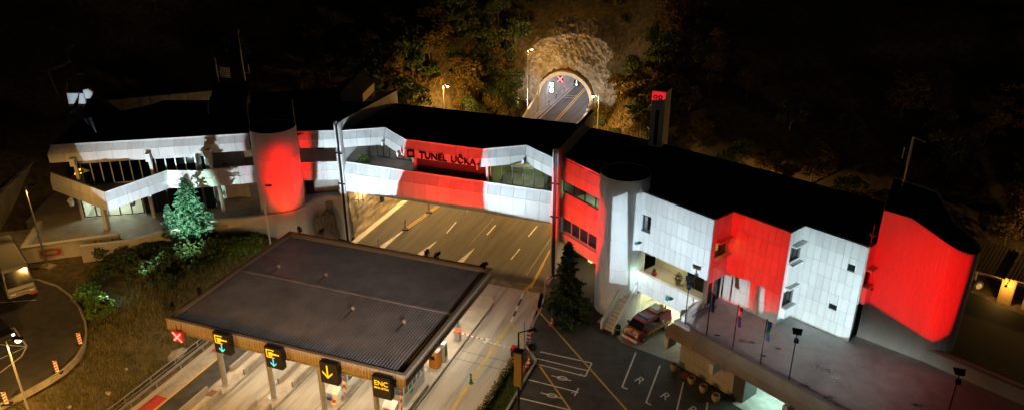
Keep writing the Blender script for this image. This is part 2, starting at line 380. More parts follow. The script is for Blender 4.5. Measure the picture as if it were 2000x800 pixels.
# --- carriageway from the toll plaza to the tunnel
rd = MB(); rd.poly([(-47.3, 67.6, .0), (-21.7, 67.6, 0), (-21.7, 84, 0), (-25, 95, 0), (-32.7, 122, 0), (-32.7, 300, 0), (-42.9, 300, 0), (-42.9, 118, 0), (-46.4, 96, 0), (-47.3, 88, 0)])
road = struct(rd.build('road', ROADM))
def strip(parent, p, q, w, m, w2=None, z=.008, name='lane_marking'):
    w2 = w if w2 is None else w2; dx, dy = q[0]-p[0], q[1]-p[1]; l = math.hypot(dx, dy); nx_, ny_ = -dy/l/2, dx/l/2
    b = MB(); b.poly([(p[0]+nx_*w, p[1]+ny_*w, z), (p[0]-nx_*w, p[1]-ny_*w, z), (q[0]-nx_*w2, q[1]-ny_*w2, z), (q[0]+nx_*w2, q[1]+ny_*w2, z)])
    return b.build(name, m, parent)
def pstrip(parent, a, b, w, m, w2=None, z=.008, name='lane_marking'): return strip(parent, P(*a, 0), P(*b, 0), w, m, w2, z, name)
for a, b in (((951, 458), (968, 439)), ((1032, 461.5), (1049, 441)), ((998, 506), (1015.5, 485)), ((872, 455), (891, 433)), ((912, 413), (920, 404))): pstrip(road, a, b, .16, WPAINT)
for a, b, w in (((897, 513), (926, 485), .75), ((820, 497), (852, 471), .75), ((745, 483), (786, 451), .8)): pstrip(road, a, b, w, WPAINT, .12)
for o in (-.16, .16): strip(road, np.array(P(789, 449, 0))+[o, 0, 0], np.array(P(866, 395, 0))+[o, 0, 0], .13, YEL)
strip(road, (-39.0, 84), (-37.95, 118), .13, YEL)
for o in (-.2, .2): strip(road, (-37.9+o, 118), (-39.4+o, 160), .14, YEL)
strip(road, (-41.2, 112), (-41.6, 190), .13, WPAINT); strip(road, (-34.2, 112), (-34.4, 190), .13, WPAINT)
pstrip(road, (1075, 487), (1062, 512), .2, YEL); pstrip(road, (1062, 512), (1036, 562), .3, YEL)
for yy in (137.5, 139.0): strip(road, (-41.2, yy), (-38.8, yy+.05), .12, WPAINT)
pstrip(road, (965, 425), (915, 480), .03, WPAINT); pstrip(road, (1082, 455), (1028, 537), .03, WPAINT)
# concrete joint strip between asphalt and toll apron
jb = MB().poly([(-47.3, 66.3, .004), (-20.9, 66.3, .004), (-20.9, 67.75, .004), (-47.3, 67.75, .004)]); struct(jb.build('pavement_joint', mat('brown_concrete', (.2, .155, .1), .9, var=.35, scale=1.5, dirt=(.06, .05, .04), dirt_amt=.8, dscale=.6)))
# --- toll plaza concrete
KERBPX = [(1078, 533), (1062, 548), (1063, 566), (1057, 598), (1038, 636), (1024, 668), (1018, 694)]
KXY = [tuple(P(x, y, 0)[:2]) for x, y in KERBPX]
tp = MB().poly([(-48.3, 14, -.002), (-20.7, 14, -.002)]+[(x, y, -.002) for x, y in KXY[::-1]]+[(-21.2, 67.7, -.002), (-48.3, 67.7, -.002)])
plaza = struct(tp.build('toll_plaza', LANEC))
la = MB().poly([(-46.2, 14, .004), (-43.75, 14, .004), (-43.75, 59, .004), (-46.2, 66, .004)]); struct(la.build('asphalt_lane', ASPH))
strip(plaza, (-46.3, 14), (-46.2, 66), .14, YEL, z=.012)
for i in range(15): strip(plaza, (-47.05, 15+i*3.4), (-47.05, 15+i*3.4+3.36), 1.25, REDP if i in (2, 6, 9) or i % 4 == 2 else PAVE, z=.006, name='verge_slab')
strip(plaza, (-22.75, 30), (-22.85, 59.5), .22, YEL, z=.01)
pstrip(plaza, (998, 628), (1022, 570), .2, WPAINT, z=.01); pstrip(plaza, (1022, 570), (1040, 552), .26, YEL, z=.01)
for a, b in (((1003, 617), (1008, 606)), ((1012, 596), (1018, 583))): pstrip(plaza, a, b, .24, BLACK, z=.013)
pstrip(plaza, (998, 628), (1025, 672), .16, YEL, z=.01); pstrip(plaza, (1027, 560), (1053, 608), .16, YEL, z=.01)
for yy in (52.6, 53.9): strip(plaza, (-25.6, yy), (-20.9, yy-.1), .05, BLACK, z=.009, name='expansion_joint')
pstrip(plaza, (868, 655), (878, 660), .9, WPAINT, z=.011)
pstrip(plaza, (945, 668), (955, 660), .5, WPAINT, z=.011)
# left kerb strip and wall below the bridge
MB().box(-47.1, 67.8, -.1, -46.35, 96, .16).build('kerb', mat('pale_kerb', (.62, .58, .5), .8, var=.1, scale=2), road)
MB().box(-22.1, 68.2, -.1, -21.6, 84, .16).build('kerb', CONC, road)
aw = thing('abutment_wall', 'rough stone abutment wall lit warm under the bridge beside the left kerb', 'wall', (-47.6, 78, 0))
STONE = mat('abutment_stone', (.42, .36, .28), .9, var=.3, scale=1.0, dirt=(.16, .13, .1), dirt_amt=.8, dscale=.8, bump=.8, bscale=3, stretch=(1, .22, 1.6))
b = MB(); nyy, nzz = 60, 16
for j in range(nzz+1):
    for i in range(nyy+1):
        y = 70.4+i*(94-70.4)/nyy; z = -.1+6.55*j/nzz; b.v.append((-47.15-.05*z+.16*mnoise.noise((y*.5, z*2.2, 3))+.07*mnoise.noise((y*2, z*5, 1)), y, z))
for j in range(nzz):
    for i in range(nyy): k = j*(nyy+1)+i; b.f.append((k, k+nyy+1, k+nyy+2, k+1))
b.build('stone_face', STONE, aw); MB().box(-48.6, 70.3, -.1, -47.75, 94, 6.4).build('wall_core', CONC, aw)
MB().box(-47.4, 77.2, 2.1, -46.95, 77.7, 2.9).build('wall_box', DARK, aw)
for y, zb in ((71.6, 4.6), (72.6, 4.2)):
    pb = MB(); pb.tube((-46.85, y, zb), (-46.85, y, zb+2.4), .05); pb.tube((-47.3, y, zb+.2), (-46.85, y, zb+.2), .03); pb.build('bracket_post', BLACK, aw)
# --- parking asphalt right of the lane
pk = MB().poly([(x, y, .003) for x, y in KXY]+[(-20.2, 54.4, .003), (-20.2, 14, .003), (60, 14, .003), (60, 52, .003), (14, 60, .003), (14, 66, .003), (-14, 76, .003), (-21.4, 80, .003)])
park = struct(pk.build('parking_lot', ASPH))
MB().prism(KXY+[(x+.18, y+.05) for x, y in KXY[::-1]], -.05, .06).build('kerb', CONC, park)
pstrip(park, (1025, 672), (1118, 805), .16, YEL); pstrip(park, (1053, 608), (1235, 812), .16, YEL)
for a, b in (((1055, 686), (1156, 708)), ((1048, 699), (1148, 723)), ((1045, 709), (1143, 734)), ((1156, 708), (1143, 734)), ((1030, 740), (1130, 765)), ((1130, 757), (1122, 772)), ((1005, 774), (1115, 800)), ((1242, 687), (1215, 755)), ((1215, 755), (1226, 759)), ((1289, 713), (1262, 785)), ((1262, 785), (1272, 790)), ((1335, 745), (1322, 800)), ((1382, 785), (1378, 815))): pstrip(park, a, b, .14, WPAINT)
def ground_text(body, x, y, size, parent, rz, z=.012):
    p = P(x, y, 0); M = Matrix.Translation((p[0], p[1], z)) @ Matrix.Rotation(rz, 4, 'Z'); return text('painted_letter', body, size, WPAINT, parent, M, 0)
for x, y in ((1249, 742), (1299, 773), (1352, 800)): ground_text('R', x, y, 1.3, park, R(-28))
for x, y in ((1134, 732), (1119, 766)): ground_text('P', x, y, .6, park, R(-10))
for x, y in ((1095, 737), (1075, 771)):     # wheelchair symbols painted flat
    p = P(x, y, 0); b = MB()
    for i in range(20):
        t0, t1 = 2*math.pi*i/20, 2*math.pi*(i+1)/20
        b.poly([(p[0]+(.32*c+.1)*1.5, p[1]+.3*s_, .011) for c, s_ in ((math.cos(t0), math.sin(t0)), (math.cos(t1), math.sin(t1)))]+[(p[0]+(.22*c+.1)*1.5, p[1]+.2*s_, .011) for c, s_ in ((math.cos(t1), math.sin(t1)), (math.cos(t0), math.sin(t0)))])
    b.poly([(p[0]-.9, p[1]+.1, .0112), (p[0]-.9, p[1]-.02, .0112), (p[0]+1.0, p[1]-.12, .0112), (p[0]+1.0, p[1], .0112)])
    b.build('painted_symbol', WPAINT, park)
# --- upper left car park
lot = MB().poly([(x, y, LOT_Z) for x, y in LOTPOLY]); lot = struct(lot.build('upper_car_park', ASPH))
for i in range(len(LOTXY)-1):
    a, c = LOTXY[i], LOTXY[i+1]; dx, dy = c[0]-a[0], c[1]-a[1]; l = math.hypot(dx, dy); n_ = (-dy/l*.18, dx/l*.18)
    MB().prism([a, c, (c[0]+n_[0], c[1]+n_[1]), (a[0]+n_[0], a[1]+n_[1])], LOT_Z-.4, LOT_Z+.14).build('kerb_stone', PAVE, lot)
def lstrip(a, b, w=.13): return strip(lot, P(*a, LOT_Z), P(*b, LOT_Z), w, WPAINT, z=LOT_Z+.008)
for a, b in (((0, 590), (70, 585)), ((28, 566), (64, 574)), ((0, 650), (27, 639)), ((27, 639), (52, 675)), ((0, 700), (52, 676)), ((0, 672), (52, 676)), ((52, 676), (42, 695)), ((42, 695), (0, 727))): lstrip(a, b)
# --- tunnel
tn = thing('tunnel_portal', 'pale concrete arch of the road tunnel in the lit rock face', 'tunnel', (TUNX, TUNY, 0))
def arch(r, n=28, zs=2.5):
    return [(TUNX-r, 0.)]+[(TUNX+r*math.cos(math.pi-math.pi*i/n), zs+r*math.sin(math.pi*i/n)) for i in range(n+1)]+[(TUNX+r, 0.)]
PORT = mat('portal_concrete', (.55, .52, .46), .85, var=.12, scale=1.2, dirt=(.3, .26, .2), dirt_amt=.5, dscale=.5)
ai, ao = arch(4.75), arch(5.35); b = MB()
for i in range(len(ai)-1):
    y0, y1 = 127.0, 130.2; p = lambda q, y: (q[0], y, q[1])
    b.quad(p(ai[i], y0), p(ai[i+1], y0), p(ao[i+1], y0), p(ao[i], y0)); b.quad(p(ao[i], y0), p(ao[i+1], y0), p(ao[i+1], y1), p(ao[i], y1)); b.quad(p(ai[i+1], y0), p(ai[i], y0), p(ai[i], y1), p(ai[i+1], y1))
b.build('arch_ring', PORT, tn)
b = MB(); at = arch(4.85)
for i in range(len(at)-1): b.quad((at[i][0], 130.0, at[i][1]), (at[i+1][0], 130.0, at[i+1][1]), (at[i+1][0], 300, at[i+1][1]), (at[i][0], 300, at[i][1]))
b.build('tunnel_lining', mat('tunnel_lining', (.42, .40, .38), .8, var=.12, scale=.8, dirt=(.2, .18, .17), dirt_amt=.6, dscale=.3), tn, smooth=True)
b = MB(); b.box(TUNX-4.8, 118, -.1, TUNX-3.65, 300, .22); b.build('side_walk', CONC, tn)
b = MB(); b.box(TUNX+3.7, 124, -.1, TUNX+4.8, 300, .22); b.build('side_walk', CONC, tn)
for s_ in (-1, 1):
    b = MB()
    for i in range(8):
        y0 = 127.1-i*1.3; h0, h1 = 3.2-i*.36, 3.2-(i+1)*.36
        x = TUNX+s_*5.2; b.hexa([(x-.2, y0-1.3, -.1), (x+.2, y0-1.3, -.1), (x+.2, y0, -.1), (x-.2, y0, -.1)], [(x-.2, y0-1.3, max(.3, h1)), (x+.2, y0-1.3, max(.3, h1)), (x+.2, y0, h0), (x-.2, y0, h0)])
    b.build('wing_wall', PORT, tn)
for yy in (133, 141, 150, 160, 172, 186, 200):
    for s_ in (-1.6, 1.6): area('tunnel_light', (TUNX+s_, yy, 6.6), (.95, .9, 1.0), 130, .5, 2.5)
    fx = MB(); fx.box(TUNX-1.9, yy-1.2, 6.66, TUNX-1.3, yy+1.2, 6.78); fx.box(TUNX+1.3, yy-1.2, 6.66, TUNX+1.9, yy+1.2, 6.78); fx.build('light_fixture', DARK, tn)
def signal(name, label, loc, body, col, size, holder=BLACK, w=.55):
    t = thing(name, label, 'signal', loc); x, y, z = loc
    MB().box(x-w, y, z-w, x+w, y+.25, z+w).build('housing', holder, t)
    em = mat('led_%d_%d_%d' % tuple(int(c*100) for c in col), (.05, .05, .05), .5, emit=col, estr=3)
    b = MB()
    if body == 'X':
        for s_ in (-1, 1):
            a = Vector((x-size, y-.03, z-size*s_)); c = Vector((x+size, y-.03, z+size*s_)); n_ = Vector((.13*size*s_, 0, -.13*size))
            b.hexa([a-n_, c-n_, c+n_, a+n_], [p+Vector((0, .02*s_+.001, 0)) for p in (a-n_, c-n_, c+n_, a+n_)])
    else:
        b.box(x-.1*size, y-.03, z-size*.5, x+.1*size, y-.01, z+size); b.poly([(x-size*.65, y-.032, z-size*.1), (x, y-.032, z-size), (x+size*.65, y-.032, z-size*.1), (x, y-.032, z-size*.55)])
    b.build('lit_symbol', em, t); MB().tube((x, y+.12, z+w), (x, y+.12, z+w+.55), .04).build('hanger', DARK, t); return t
signal('lane_signal', 'red cross lane signal hanging inside the tunnel mouth', (-40.24, 132, 5.07), 'X', (1, .12, .12), .5)
signal('lane_signal', 'white arrow lane signal hanging inside the tunnel mouth', (-36.9, 131.4, 4.75), 'v', (.9, .95, 1), .5)
t = thing('emergency_sign', 'glowing white emergency sign on the left tunnel wall', 'sign', (-42.2, 133, 2))
MB().box(-42.55, 132.9, 2.0, -41.75, 133.15, 4.2).build('housing', DARK, t); eb = mat('lit_panel', (.1, .1, .1), emit=(.75, .85, 1), estr=5)
for z in (2.15, 3.2): MB().box(-42.45, 132.86, z, -41.85, 132.89, z+.85).build('lit_panel', eb, t)
for i, (x, y) in enumerate(((-41.9, 130.8), (-41.9, 135.2), (-41.8, 140))):
    t = thing('tunnel_bollard', ['first', 'second', 'third'][i]+' slim post along the left tunnel walkway, counted from the mouth', 'bollard', (x, y, .22), 'posts along the tunnel walkway')
    MB().tube((x, y, .22), (x, y, 1.3), .07).build('post', SREDM if i != 1 else DARK, t); MB().tube((x, y, 1.3), (x, y, 1.42), .1).build('cap', REFL, t)
# rock face round the portal
b = MB(); na, nr_ = 150, 46
for j in range(nr_+1):
    for i in range(na+1):
        th = R(-14)+R(208)*i/na; r = 5.3+(8.6+3.0*mnoise.noise((math.cos(th)*1.7, math.sin(th)*1.7, 4.4)))*(j/nr_)**1.15; x = TUNX+r*math.cos(th); z = 2.5+r*math.sin(th)*.98
        y = 128.0+(r-5.3)*(.42+.2*max(0, math.sin(th)))+max(0, j/nr_-.72)*15
        if j: 
            k = min(1, (r-5.3)/2.5); y += k*(1.1*mnoise.noise((x*.28, z*.28, 2))+.75*abs(mnoise.noise((x*.8+5, z*.8, 7)))+.4*mnoise.noise((x*1.9, z*1.9, 4))+.2*mnoise.noise((x*4, z*4, 9))-.4)
        b.v.append((x, y, z))
for j in range(nr_):
    for i in range(na): k = j*(na+1)+i; b.f.append((k, k+1, k+na+2, k+na+1))
struct(b.build('rock_face', ROCK))
b = MB(); na = 60          # brown earth bank packed on the arch
for j in range(6):
    for i in range(na+1):
        th = R(8)+R(164)*i/na; r = 5.36+.3*j*(.35+.75*math.sin(th)); y = 127.9+[0, .25, .6, 1.0, 1.3, 1.6][j]+.25*mnoise.noise((i*.4, j*.7, 5))
        b.v.append((TUNX+r*math.cos(th), y, 2.5+r*math.sin(th)))
for j in range(5):
    for i in range(na): k = j*(na+1)+i; b.f.append((k, k+1, k+na+2, k+na+1))
struct(b.build('earth_bank', mat('rusty_earth', (.09, .058, .025), .95, var=.4, scale=3, bump=.8, bscale=8)))
# ================================================================ THE BUILDINGS
def window(parent, F, s0, s1, z0, z1, n, fm=FRAMEW, gm=GLASSD, d=0.0, fw=.09, rows=1, name='window'):
    b = MB()
    for z in (z0, z1-fw): b.fbox(F, s0, s1, d-.08, d, z, z+fw)
    for k in range(n+1):
        s_ = s0+(s1-s0-fw)*k/n; b.fbox(F, s_, s_+fw, d-.085, d+.005, z0+fw, z1-fw)
    for r_ in range(1, rows): z = z0+(z1-z0)*r_/rows; b.fbox(F, s0+fw, s1-fw, d-.075, d-.01, z, z+fw*.7)
    w = b.build(name, fm, parent)
    for k in range(n):
        a = s0+(s1-s0-fw)*k/n+fw; c = s0+(s1-s0-fw)*(k+1)/n
        MB().fbox(F, a, c, d-.05, d-.04, z0+fw, z1-fw).build('pane', gm, w)
    return w
# ---------------------------------------------------------------- bridge building
br = thing('bridge_building', 'long white building bridging the road with the red lettered middle section', 'building', (-34.6, 76, 6.5))
MB().box(-47.5, 70.55, 6.6, -21.9, 83, 8.85).build('deck', PLAST, br)
MB().box(-47.5, 70.7, 8.86, -21.9, 82.5, 8.9).build('floor', TILEF, br)
band(br, [(-47.5, 70.62), (-21.88, 70.62)], [(0, 10.05), (0, 9.82), (.5, 8.85), (.5, 6.5)], 1.55, WHITE)
rim = [(-47.5, 70.6), (-43.4, 73.2), (-39.3, 70.4), (-30.05, 70.4), (-26.0, 73.2), (-21.88, 70.35)]
band(br, rim, [(0, 13.9), (0, 13.68), (.3, 12.9), (.3, 11.92)], 1.5, WHITE)
inner = [(x, y+.35) for x, y in rim]
MB().prism(inner+[(-21.9, 83), (-47.5, 83)], 13.0, 13.62).build('roof', ROOFB, br)
MB().prism(inner+[(-21.9, 83), (-47.5, 83)], 11.95, 12.99).build('soffit', PLAST, br)
MB().box(-47.5, 82.6, 8.9, -21.9, 83, 11.95).build('back_wall', PLAST, br)
for x, y in ((-41, 77), (-33, 80), (-28, 76)): MB().tube((x, y, 13.6), (x, y, 14.1), .08).lathe((x, y, 14.1), [(.14, 0), (.14, .08), (0, .1)], 8).build('roof_vent', DARK, br)
FB = frame((0, 0), 0.0)
Fm = frame((0, 71.9), 0.0)
# left: open gallery, grey back wall with a door band
MB().box(-47.4, 76.0, 8.9, -39.3, 76.25, 11.95).build('gallery_wall', PLAST, br)
window(br, frame((0, 75.98), 0), -46.4, -44.6, 8.95, 11.0, 2, DARK, GLASSD)
window(br, frame((0, 75.98), 0), -43.8, -39.8, 8.95, 11.4, 4, DARK, GLASSD)
MB().box(-39.35, 71.9, 8.9, -39.1, 76.2, 11.95).build('partition', PLAST, br)
# middle: brown shutters
MB().box(-39.1, 72.0, 8.9, -29.9, 72.15, 11.95).build('shutter_wall', mat('brown_board', (.06, .05, .045), .7), br)
panels(br, frame((0, 71.98), 0), -38.6, -30.2, 8.95, 11.9, 7, 1, mat('shutter_board', (.085, .07, .062), .6, var=.15, scale=1.2), name='shutter')
MB().box(-38.95, 71.5, 8.9, -38.75, 71.95, 11.95).build('pilaster', WHITE, br); MB().box(-30.1, 71.5, 8.9, -29.85, 71.95, 11.95).build('pilaster', WHITE, br)
# right: lit glazed lobby
window(br, frame((0, 71.7), 0), -29.6, -22.0, 9.0, 11.9, 6, BLACK, GLASS, fw=.1)
lob = mat('lobby_wall', (.42, .40, .16), .9, var=.12, scale=.7)
MB().box(-29.7, 77.2, 8.9, -22, 77.4, 11.95).build('lobby_wall', lob, br); MB().box(-29.75, 71.9, 8.9, -29.65, 77.2, 11.95).build('lobby_wall', lob, br)
MB().box(-27.6, 76.8, 8.9, -25.2, 77.15, 11.0).build('reception_unit', mat('reception', (.35, .4, .25), .6), br)
area('lobby_light', (-26.5, 74.6, 11.85), (.98, .92, .5), 60, 2.2, .5); MB().box(-27.7, 74.3, 11.87, -25.3, 74.9, 11.94).build('ceiling_light', mat('tube_glow', (.5, .5, .4), emit=(1, .95, .7), estr=3), br)
area('gallery_light', (-43, 74.2, 11.85), (.9, .92, .85), 10, 1, .4)
# lettering and emblem on the red band
for body, x, y, sz in (('TUNEL', 846, 306, 1.08), ('UČKA', 905, 314, 1.08)):
    p = PV(x, y-1, (-39, 70.08), (-30, 70.08)); text('sign_lettering', body, sz, mat('letter_black', (.02, .012, .012), .6), br, facing(0, (p[0], 69.98, 12.36)), .1)
p = PV(803, 299, (-39, 70.08), (-30, 70.08)); lx = p[0]
em_ = MB(); 
for a in ((-.42, -.42, .42, -.3), (-.42, .3, .42, .42), (-.42, -.3, -.3, .3), (.3, -.3, .42, .3)): em_.box(lx+a[0], 69.9, 12.4+a[1], lx+a[2], 70.07, 12.4+a[3])
em_.build('emblem_frame', mat('letter_black', (.02, .012, .012)), br)
em_ = MB()
em_.box(lx-.22, 69.92, 12.2, lx-.1, 70.07, 12.62); em_.box(lx-.08, 69.92, 12.5, lx+.22, 70.07, 12.62); em_.box(lx+.1, 69.92, 12.2, lx+.22, 70.07, 12.48); em_.box(lx-.08, 69.92, 12.3, lx+.05, 70.07, 12.4)
em_.build('emblem_mark', REFL, br)
for x, y, z in ((-43.35, 72.75, 12.3), (-39.9, 70.05, 12.35), (-30.2, 69.95, 12.15), (-26.0, 72.7, 12.3)):
    MB().box(x-.12, y-.55, z-.35, x+.12, y+.05, z+.25).build('rain_spout', WHITE, br)
# cross walls at both ends of the bridge
for nm, x, lb in (('left', -47.85, 'tall thin white cross wall with black downpipe at the left end of the bridge'), ('right', -21.62, 'tall thin white cross wall with black downpipe at the right end of the bridge')):
    t = thing('cross_wall', lb, 'wall', (x, 70, 0), 'cross walls of the bridge')
    MB().box(x-.16, 70.3, 0, x+.16, 84.2, 14.95).build('slab', WHITE, t)
    for s_ in (-1, 1): MB().box(x+s_*.26-.07, 69.95, 0, x+s_*.26+.07, 70.5, 15.0).build('fin', WHITE, t)
    MB().box(x-.17, 70.02, 0, x+.17, 70.28, 14.6).build('downpipe', BLACK, t)
    MB().box(x-.2, 70.55, 14.96, x+.2, 84.3, 15.03).build('coping', DARK, t)
    for z in (11.2, 7.4): MB().box(x-.45, 69.85, z, x+.45, 69.97, z+.16).build('pipe_clamp', BLACK, t)

# ---------------------------------------------------------------- left wing
LA = math.atan2(65.77-55.04, -56.78+74.73); FLW = frame((-74.73, 55.04), LA); LL = math.hypot(65.77-55.04, -56.78+74.73)
lw = thing('left_wing_building', 'white two storey wing with pointed balcony behind the green lit conifer', 'building', (-66, 64, TER_Z))
fp = lambda s, d: FLW(s, d)[:2]
lrim = [fp(0, -9), fp(0, -.3), fp(LL, -.3)]
band(lw, lrim, [(0, 13.9), (0, 13.68), (.35, 12.95), (.35, 11.95)], 1.6, WHITE)
lback = [tuple(P(x, y, 14)[:2]) for x, y in ((690, 195), (690, 165), (480, 180), (415, 195), (320, 195), (250, 222), (150, 225))]
MB().prism([fp(.25, -.6), fp(LL, -.6), (-53.6, 67.4), (-48.1, 70.9), (-48.1, 83.5)]+lback[:-2]+[fp(.25, -10)], 12.4, 13.72).build('roof', ROOFB, lw)
MB().prism([fp(.4, -.7), fp(LL, -.7), (-53.6, 68), (-48.2, 71.2), (-48.2, 80), (-60, 80), fp(.4, -9)], 11.98, 12.35).build('soffit', PLAST, lw)
# upper floor: slab, balcony band, glazing
vb = [(-76.96, 56.0), (-66.67, 53.89), (-65.04, 61.04), (-61.75, 62.25), (-56.3, 66.1)]
band(lw, vb, [(0, 10.1), (0, 9.92), (.22, 9.1), (.22, 8.05)], 2.2, WHITE, thick=.25)
MB().prism([(-76.6, 56.3), (-66.85, 54.3), (-65.3, 61.2), (-62, 62.6), (-57, 66.2), (-60, 72), fp(.5, -7)], 8.2, 8.6).build('balcony_slab', PLAST, lw)
MB().prism([(-76.6, 56.3), (-66.85, 54.3), (-65.3, 61.2), (-62, 62.6), (-57, 66.2), (-60, 72), fp(.5, -7)], 8.61, 8.64).build('balcony_floor', TILEF, lw)
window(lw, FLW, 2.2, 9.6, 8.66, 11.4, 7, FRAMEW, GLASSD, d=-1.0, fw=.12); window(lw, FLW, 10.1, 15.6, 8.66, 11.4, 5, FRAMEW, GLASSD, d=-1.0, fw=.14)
MB().fbox(FLW, 2.2, 15.6, -1.05, -.75, 11.4, 11.95).build('window_head', WHITE, lw)
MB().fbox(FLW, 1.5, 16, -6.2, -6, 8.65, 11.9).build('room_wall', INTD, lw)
MB().fbox(FLW, 15.7, 16.1, -6, -.7, 8.65, 11.95).build('room_wall', PLAST, lw)
yl = mat('amber_reflection_glow', (.3, .15, .02), emit=(1, .45, .04), estr=1.6)  # glowing amber shape stands in for a reflection in the glazing
b = MB(); a_, b_ = FLW(0, -1.3)[:2], FLW(10, -1.3)[:2]
def px8(pts): return [tuple(PV(x, y, a_, b_)) for x, y in pts]
ou, inn = px8([(145, 341), (149, 331), (160, 328.5), (176, 333), (165, 337), (152, 341)]), px8([(153, 338), (154, 334), (160, 331.5), (166, 333), (162, 335.5), (157, 337.5)])
for i in range(6): b.quad(ou[i], ou[(i+1) % 6], inn[(i+1) % 6], inn[i])
o_ = b.build('amber_reflection', yl, lw); o_.modifiers.new('t', 'SOLIDIFY').thickness = .04
# ground floor
window(lw, FLW, 1.7, 8.2, TER_Z+.05, 8.15, 5, DARK, GLASS, d=-.1, fw=.12)
window(lw, FLW, 8.3, 16.2, TER_Z+.05, 8.15, 6, DARK, GLASSD, d=-.1, fw=.12)
MB().fbox(FLW, 1.4, 1.7, -7, .05, TER_Z, 8.2).build('end_wall', PLAST, lw)
MB().fbox(FLW, 1.7, 16.4, -5.2, -5, TER_Z, 8.2).build('room_wall', INTW, lw); MB().fbox(FLW, 8.2, 8.3, -5, -.2, TER_Z, 8.2).build('room_wall', INTW, lw)
area('hall_light', FLW(4.8, -2.3, 8.1), (1, .95, .68), 420, 2.5, 1.2, rz=LA); MB().fbox(FLW, 3.6, 6.0, -2.9, -1.8, 8.12, 8.18).build('ceiling_light', MATS['tube_glow'], lw)
# curved recess wall beside the tower, both storeys
for z0, z1 in ((TER_Z, 8.1), (8.65, 11.95)):
    c = FLW(18.0, -.2); b = MB(); b.lathe((c[0], c[1], 0), [(3.0, z0), (3.0, z1)], 20, LA+R(60), LA+R(190)); b.lathe((c[0], c[1], 0), [(3.15, z0), (3.15, z1)], 20, LA+R(60), LA+R(190)); b.build('curved_wall', WHITE, lw, smooth=True)
# columns
for (x, y, z0, z1, w) in ((*P(211, 446, TER_Z)[:2], TER_Z, 8.1, .22),):
    MB().box(x-w, y-w, z0, x+w, y+w, z1).build('column', WHITE, lw)
for s_, d in ((9.3, 1.0), (16.8, .5)):
    MB().fbox(FLW, s_, s_+.35, d, d+.35, TER_Z, 8.1).build('column', WHITE, lw)
for s_, d in ((2.0, .0), (9.8, .0), (16.2, .0)):
    MB().fbox(FLW, s_, s_+.32, d-.2, d+.15, 8.64, 12.0).build('column', WHITE, lw)
    MB().fbox(FLW, s_-.1, s_+.42, d+.1, d+.75, 11.6, 12.5).build('rain_spout', WHITE, lw)
for s_, d in ((7.9, 2.8), (1.2, 1.6)): MB().hexa([FLW(s_, d, 7.3), FLW(s_+.3, d, 7.3), FLW(s_+.3, d-.5, 7.3), FLW(s_, d-.5, 7.3)], [FLW(s_, d+.5, 8.2), FLW(s_+.3, d+.5, 8.2), FLW(s_+.3, d-.5, 8.2), FLW(s_, d-.5, 8.2)]).build('bracket', WHITE, lw)
# link between tower and cross wall
lk = [(-52.4, 68.35), (-48.1, 70.3)]
band(lw, lk, [(0, 13.9), (0, 13.68), (.3, 12.95), (.3, 11.95)], 1.5, WHITE); band(lw, lk, [(0, 10.1), (0, 9.92), (.22, 9.1), (.22, 7.9)], 1.5, WHITE, thick=.25)
Fk = frame(lk[0], math.atan2(lk[1][1]-lk[0][1], lk[1][0]-lk[0][0]))
MB().fbox(Fk, -.3, 4.8, -3.0, -.3, 8.0, 8.6).build('link_floor', PLAST, lw); MB().fbox(Fk, -1.5, 4.8, -3.2, -3.0, TER_Z, 12).build('link_wall', PLAST, lw)
for z in (10.6, 6.6): MB().fbox(Fk, 1.6, 2.5, -3.0, -2.9, z, z+.7).build('vent_grille', DARK, lw)
MB().fbox(Fk, -.2, .8, -3.0, -2.92, TER_Z, 7.1).build('door', DARK, lw)
# stair tower (ribbed drum)
def drum(parent, c, r, z0, z1, n, m, name='tower_drum', seam=()):
    b = MB(); ring = []
    for i in range(n):
        t0 = 2*math.pi*i/n
        for k, rr in ((0, r), (.5, r), (.55, r-.05), (.95, r-.05)):
            t = t0+2*math.pi*k/n; ring.append((c[0]+rr*math.cos(t), c[1]+rr*math.sin(t)))
    k = len(ring); b.v = [(x, y, z0) for x, y in ring]+[(x, y, z1) for x, y in ring]; b.f = [(i, (i+1) % k, k+(i+1) % k, k+i) for i in range(k)]
    o = b.build(name, m, parent)
    for z in seam: MB().lathe((c[0], c[1], z), [(r-.02, -.04), (r+.035, -.03), (r+.035, .03), (r-.02, .04)], 48).build('seam_ring', m, parent)
    return o
TLC = (-53.75, 66.35); drum(lw, TLC, 2.55, TER_Z-.2, 15.0, 84, WRIB, seam=(8.6, 11.8)); MB().lathe((*TLC, 0), [(2.49, 14.9), (2.49, 14.97), (0, 14.97)], 40).build('tower_roof', ROOFB, lw)
# roof lanterns and glazed gables
def gable(cx, cy, w, l, z0, zh, ang, m, name='roof_lantern'):
    F = frame((cx, cy), ang); b = MB()
    b.hexa([F(-w, l, z0), F(w, l, z0), F(w, -l, z0), F(-w, -l, z0)], [F(-w, l, z0+zh*.45), F(w, l, z0+zh*.45), F(w, -l, z0+zh*.45), F(-w, -l, z0+zh*.45)])
    o = b.build(name, m, lw); r_ = MB()
    for s_ in (-1, 1): r_.hexa([F(s_*w*1.08, l*1.06, z0+zh*.45), F(0, l*1.06, z0+zh), F(0, -l*1.06, z0+zh), F(s_*w*1.08, -l*1.06, z0+zh*.45)], [F(s_*w*1.08, l*1.06, z0+zh*.45+.12), F(0, l*1.06, z0+zh+.12), F(0, -l*1.06, z0+zh+.12), F(s_*w*1.08, -l*1.06, z0+zh*.45+.12)])
    r_.build('lantern_roof', ROOFB, o); e = MB(); e.poly([F(-w, l, z0+zh*.45), F(w, l, z0+zh*.45), F(0, l, z0+zh)]); e.build('gable_end', m, o); return o
p = P(708, 190, 13.8); gable(p[0]-1, p[1]+.5, 1.5, 2.6, 13.7, 2.5, R(14), mat('lantern_board', (.4, .3, .16), .8))
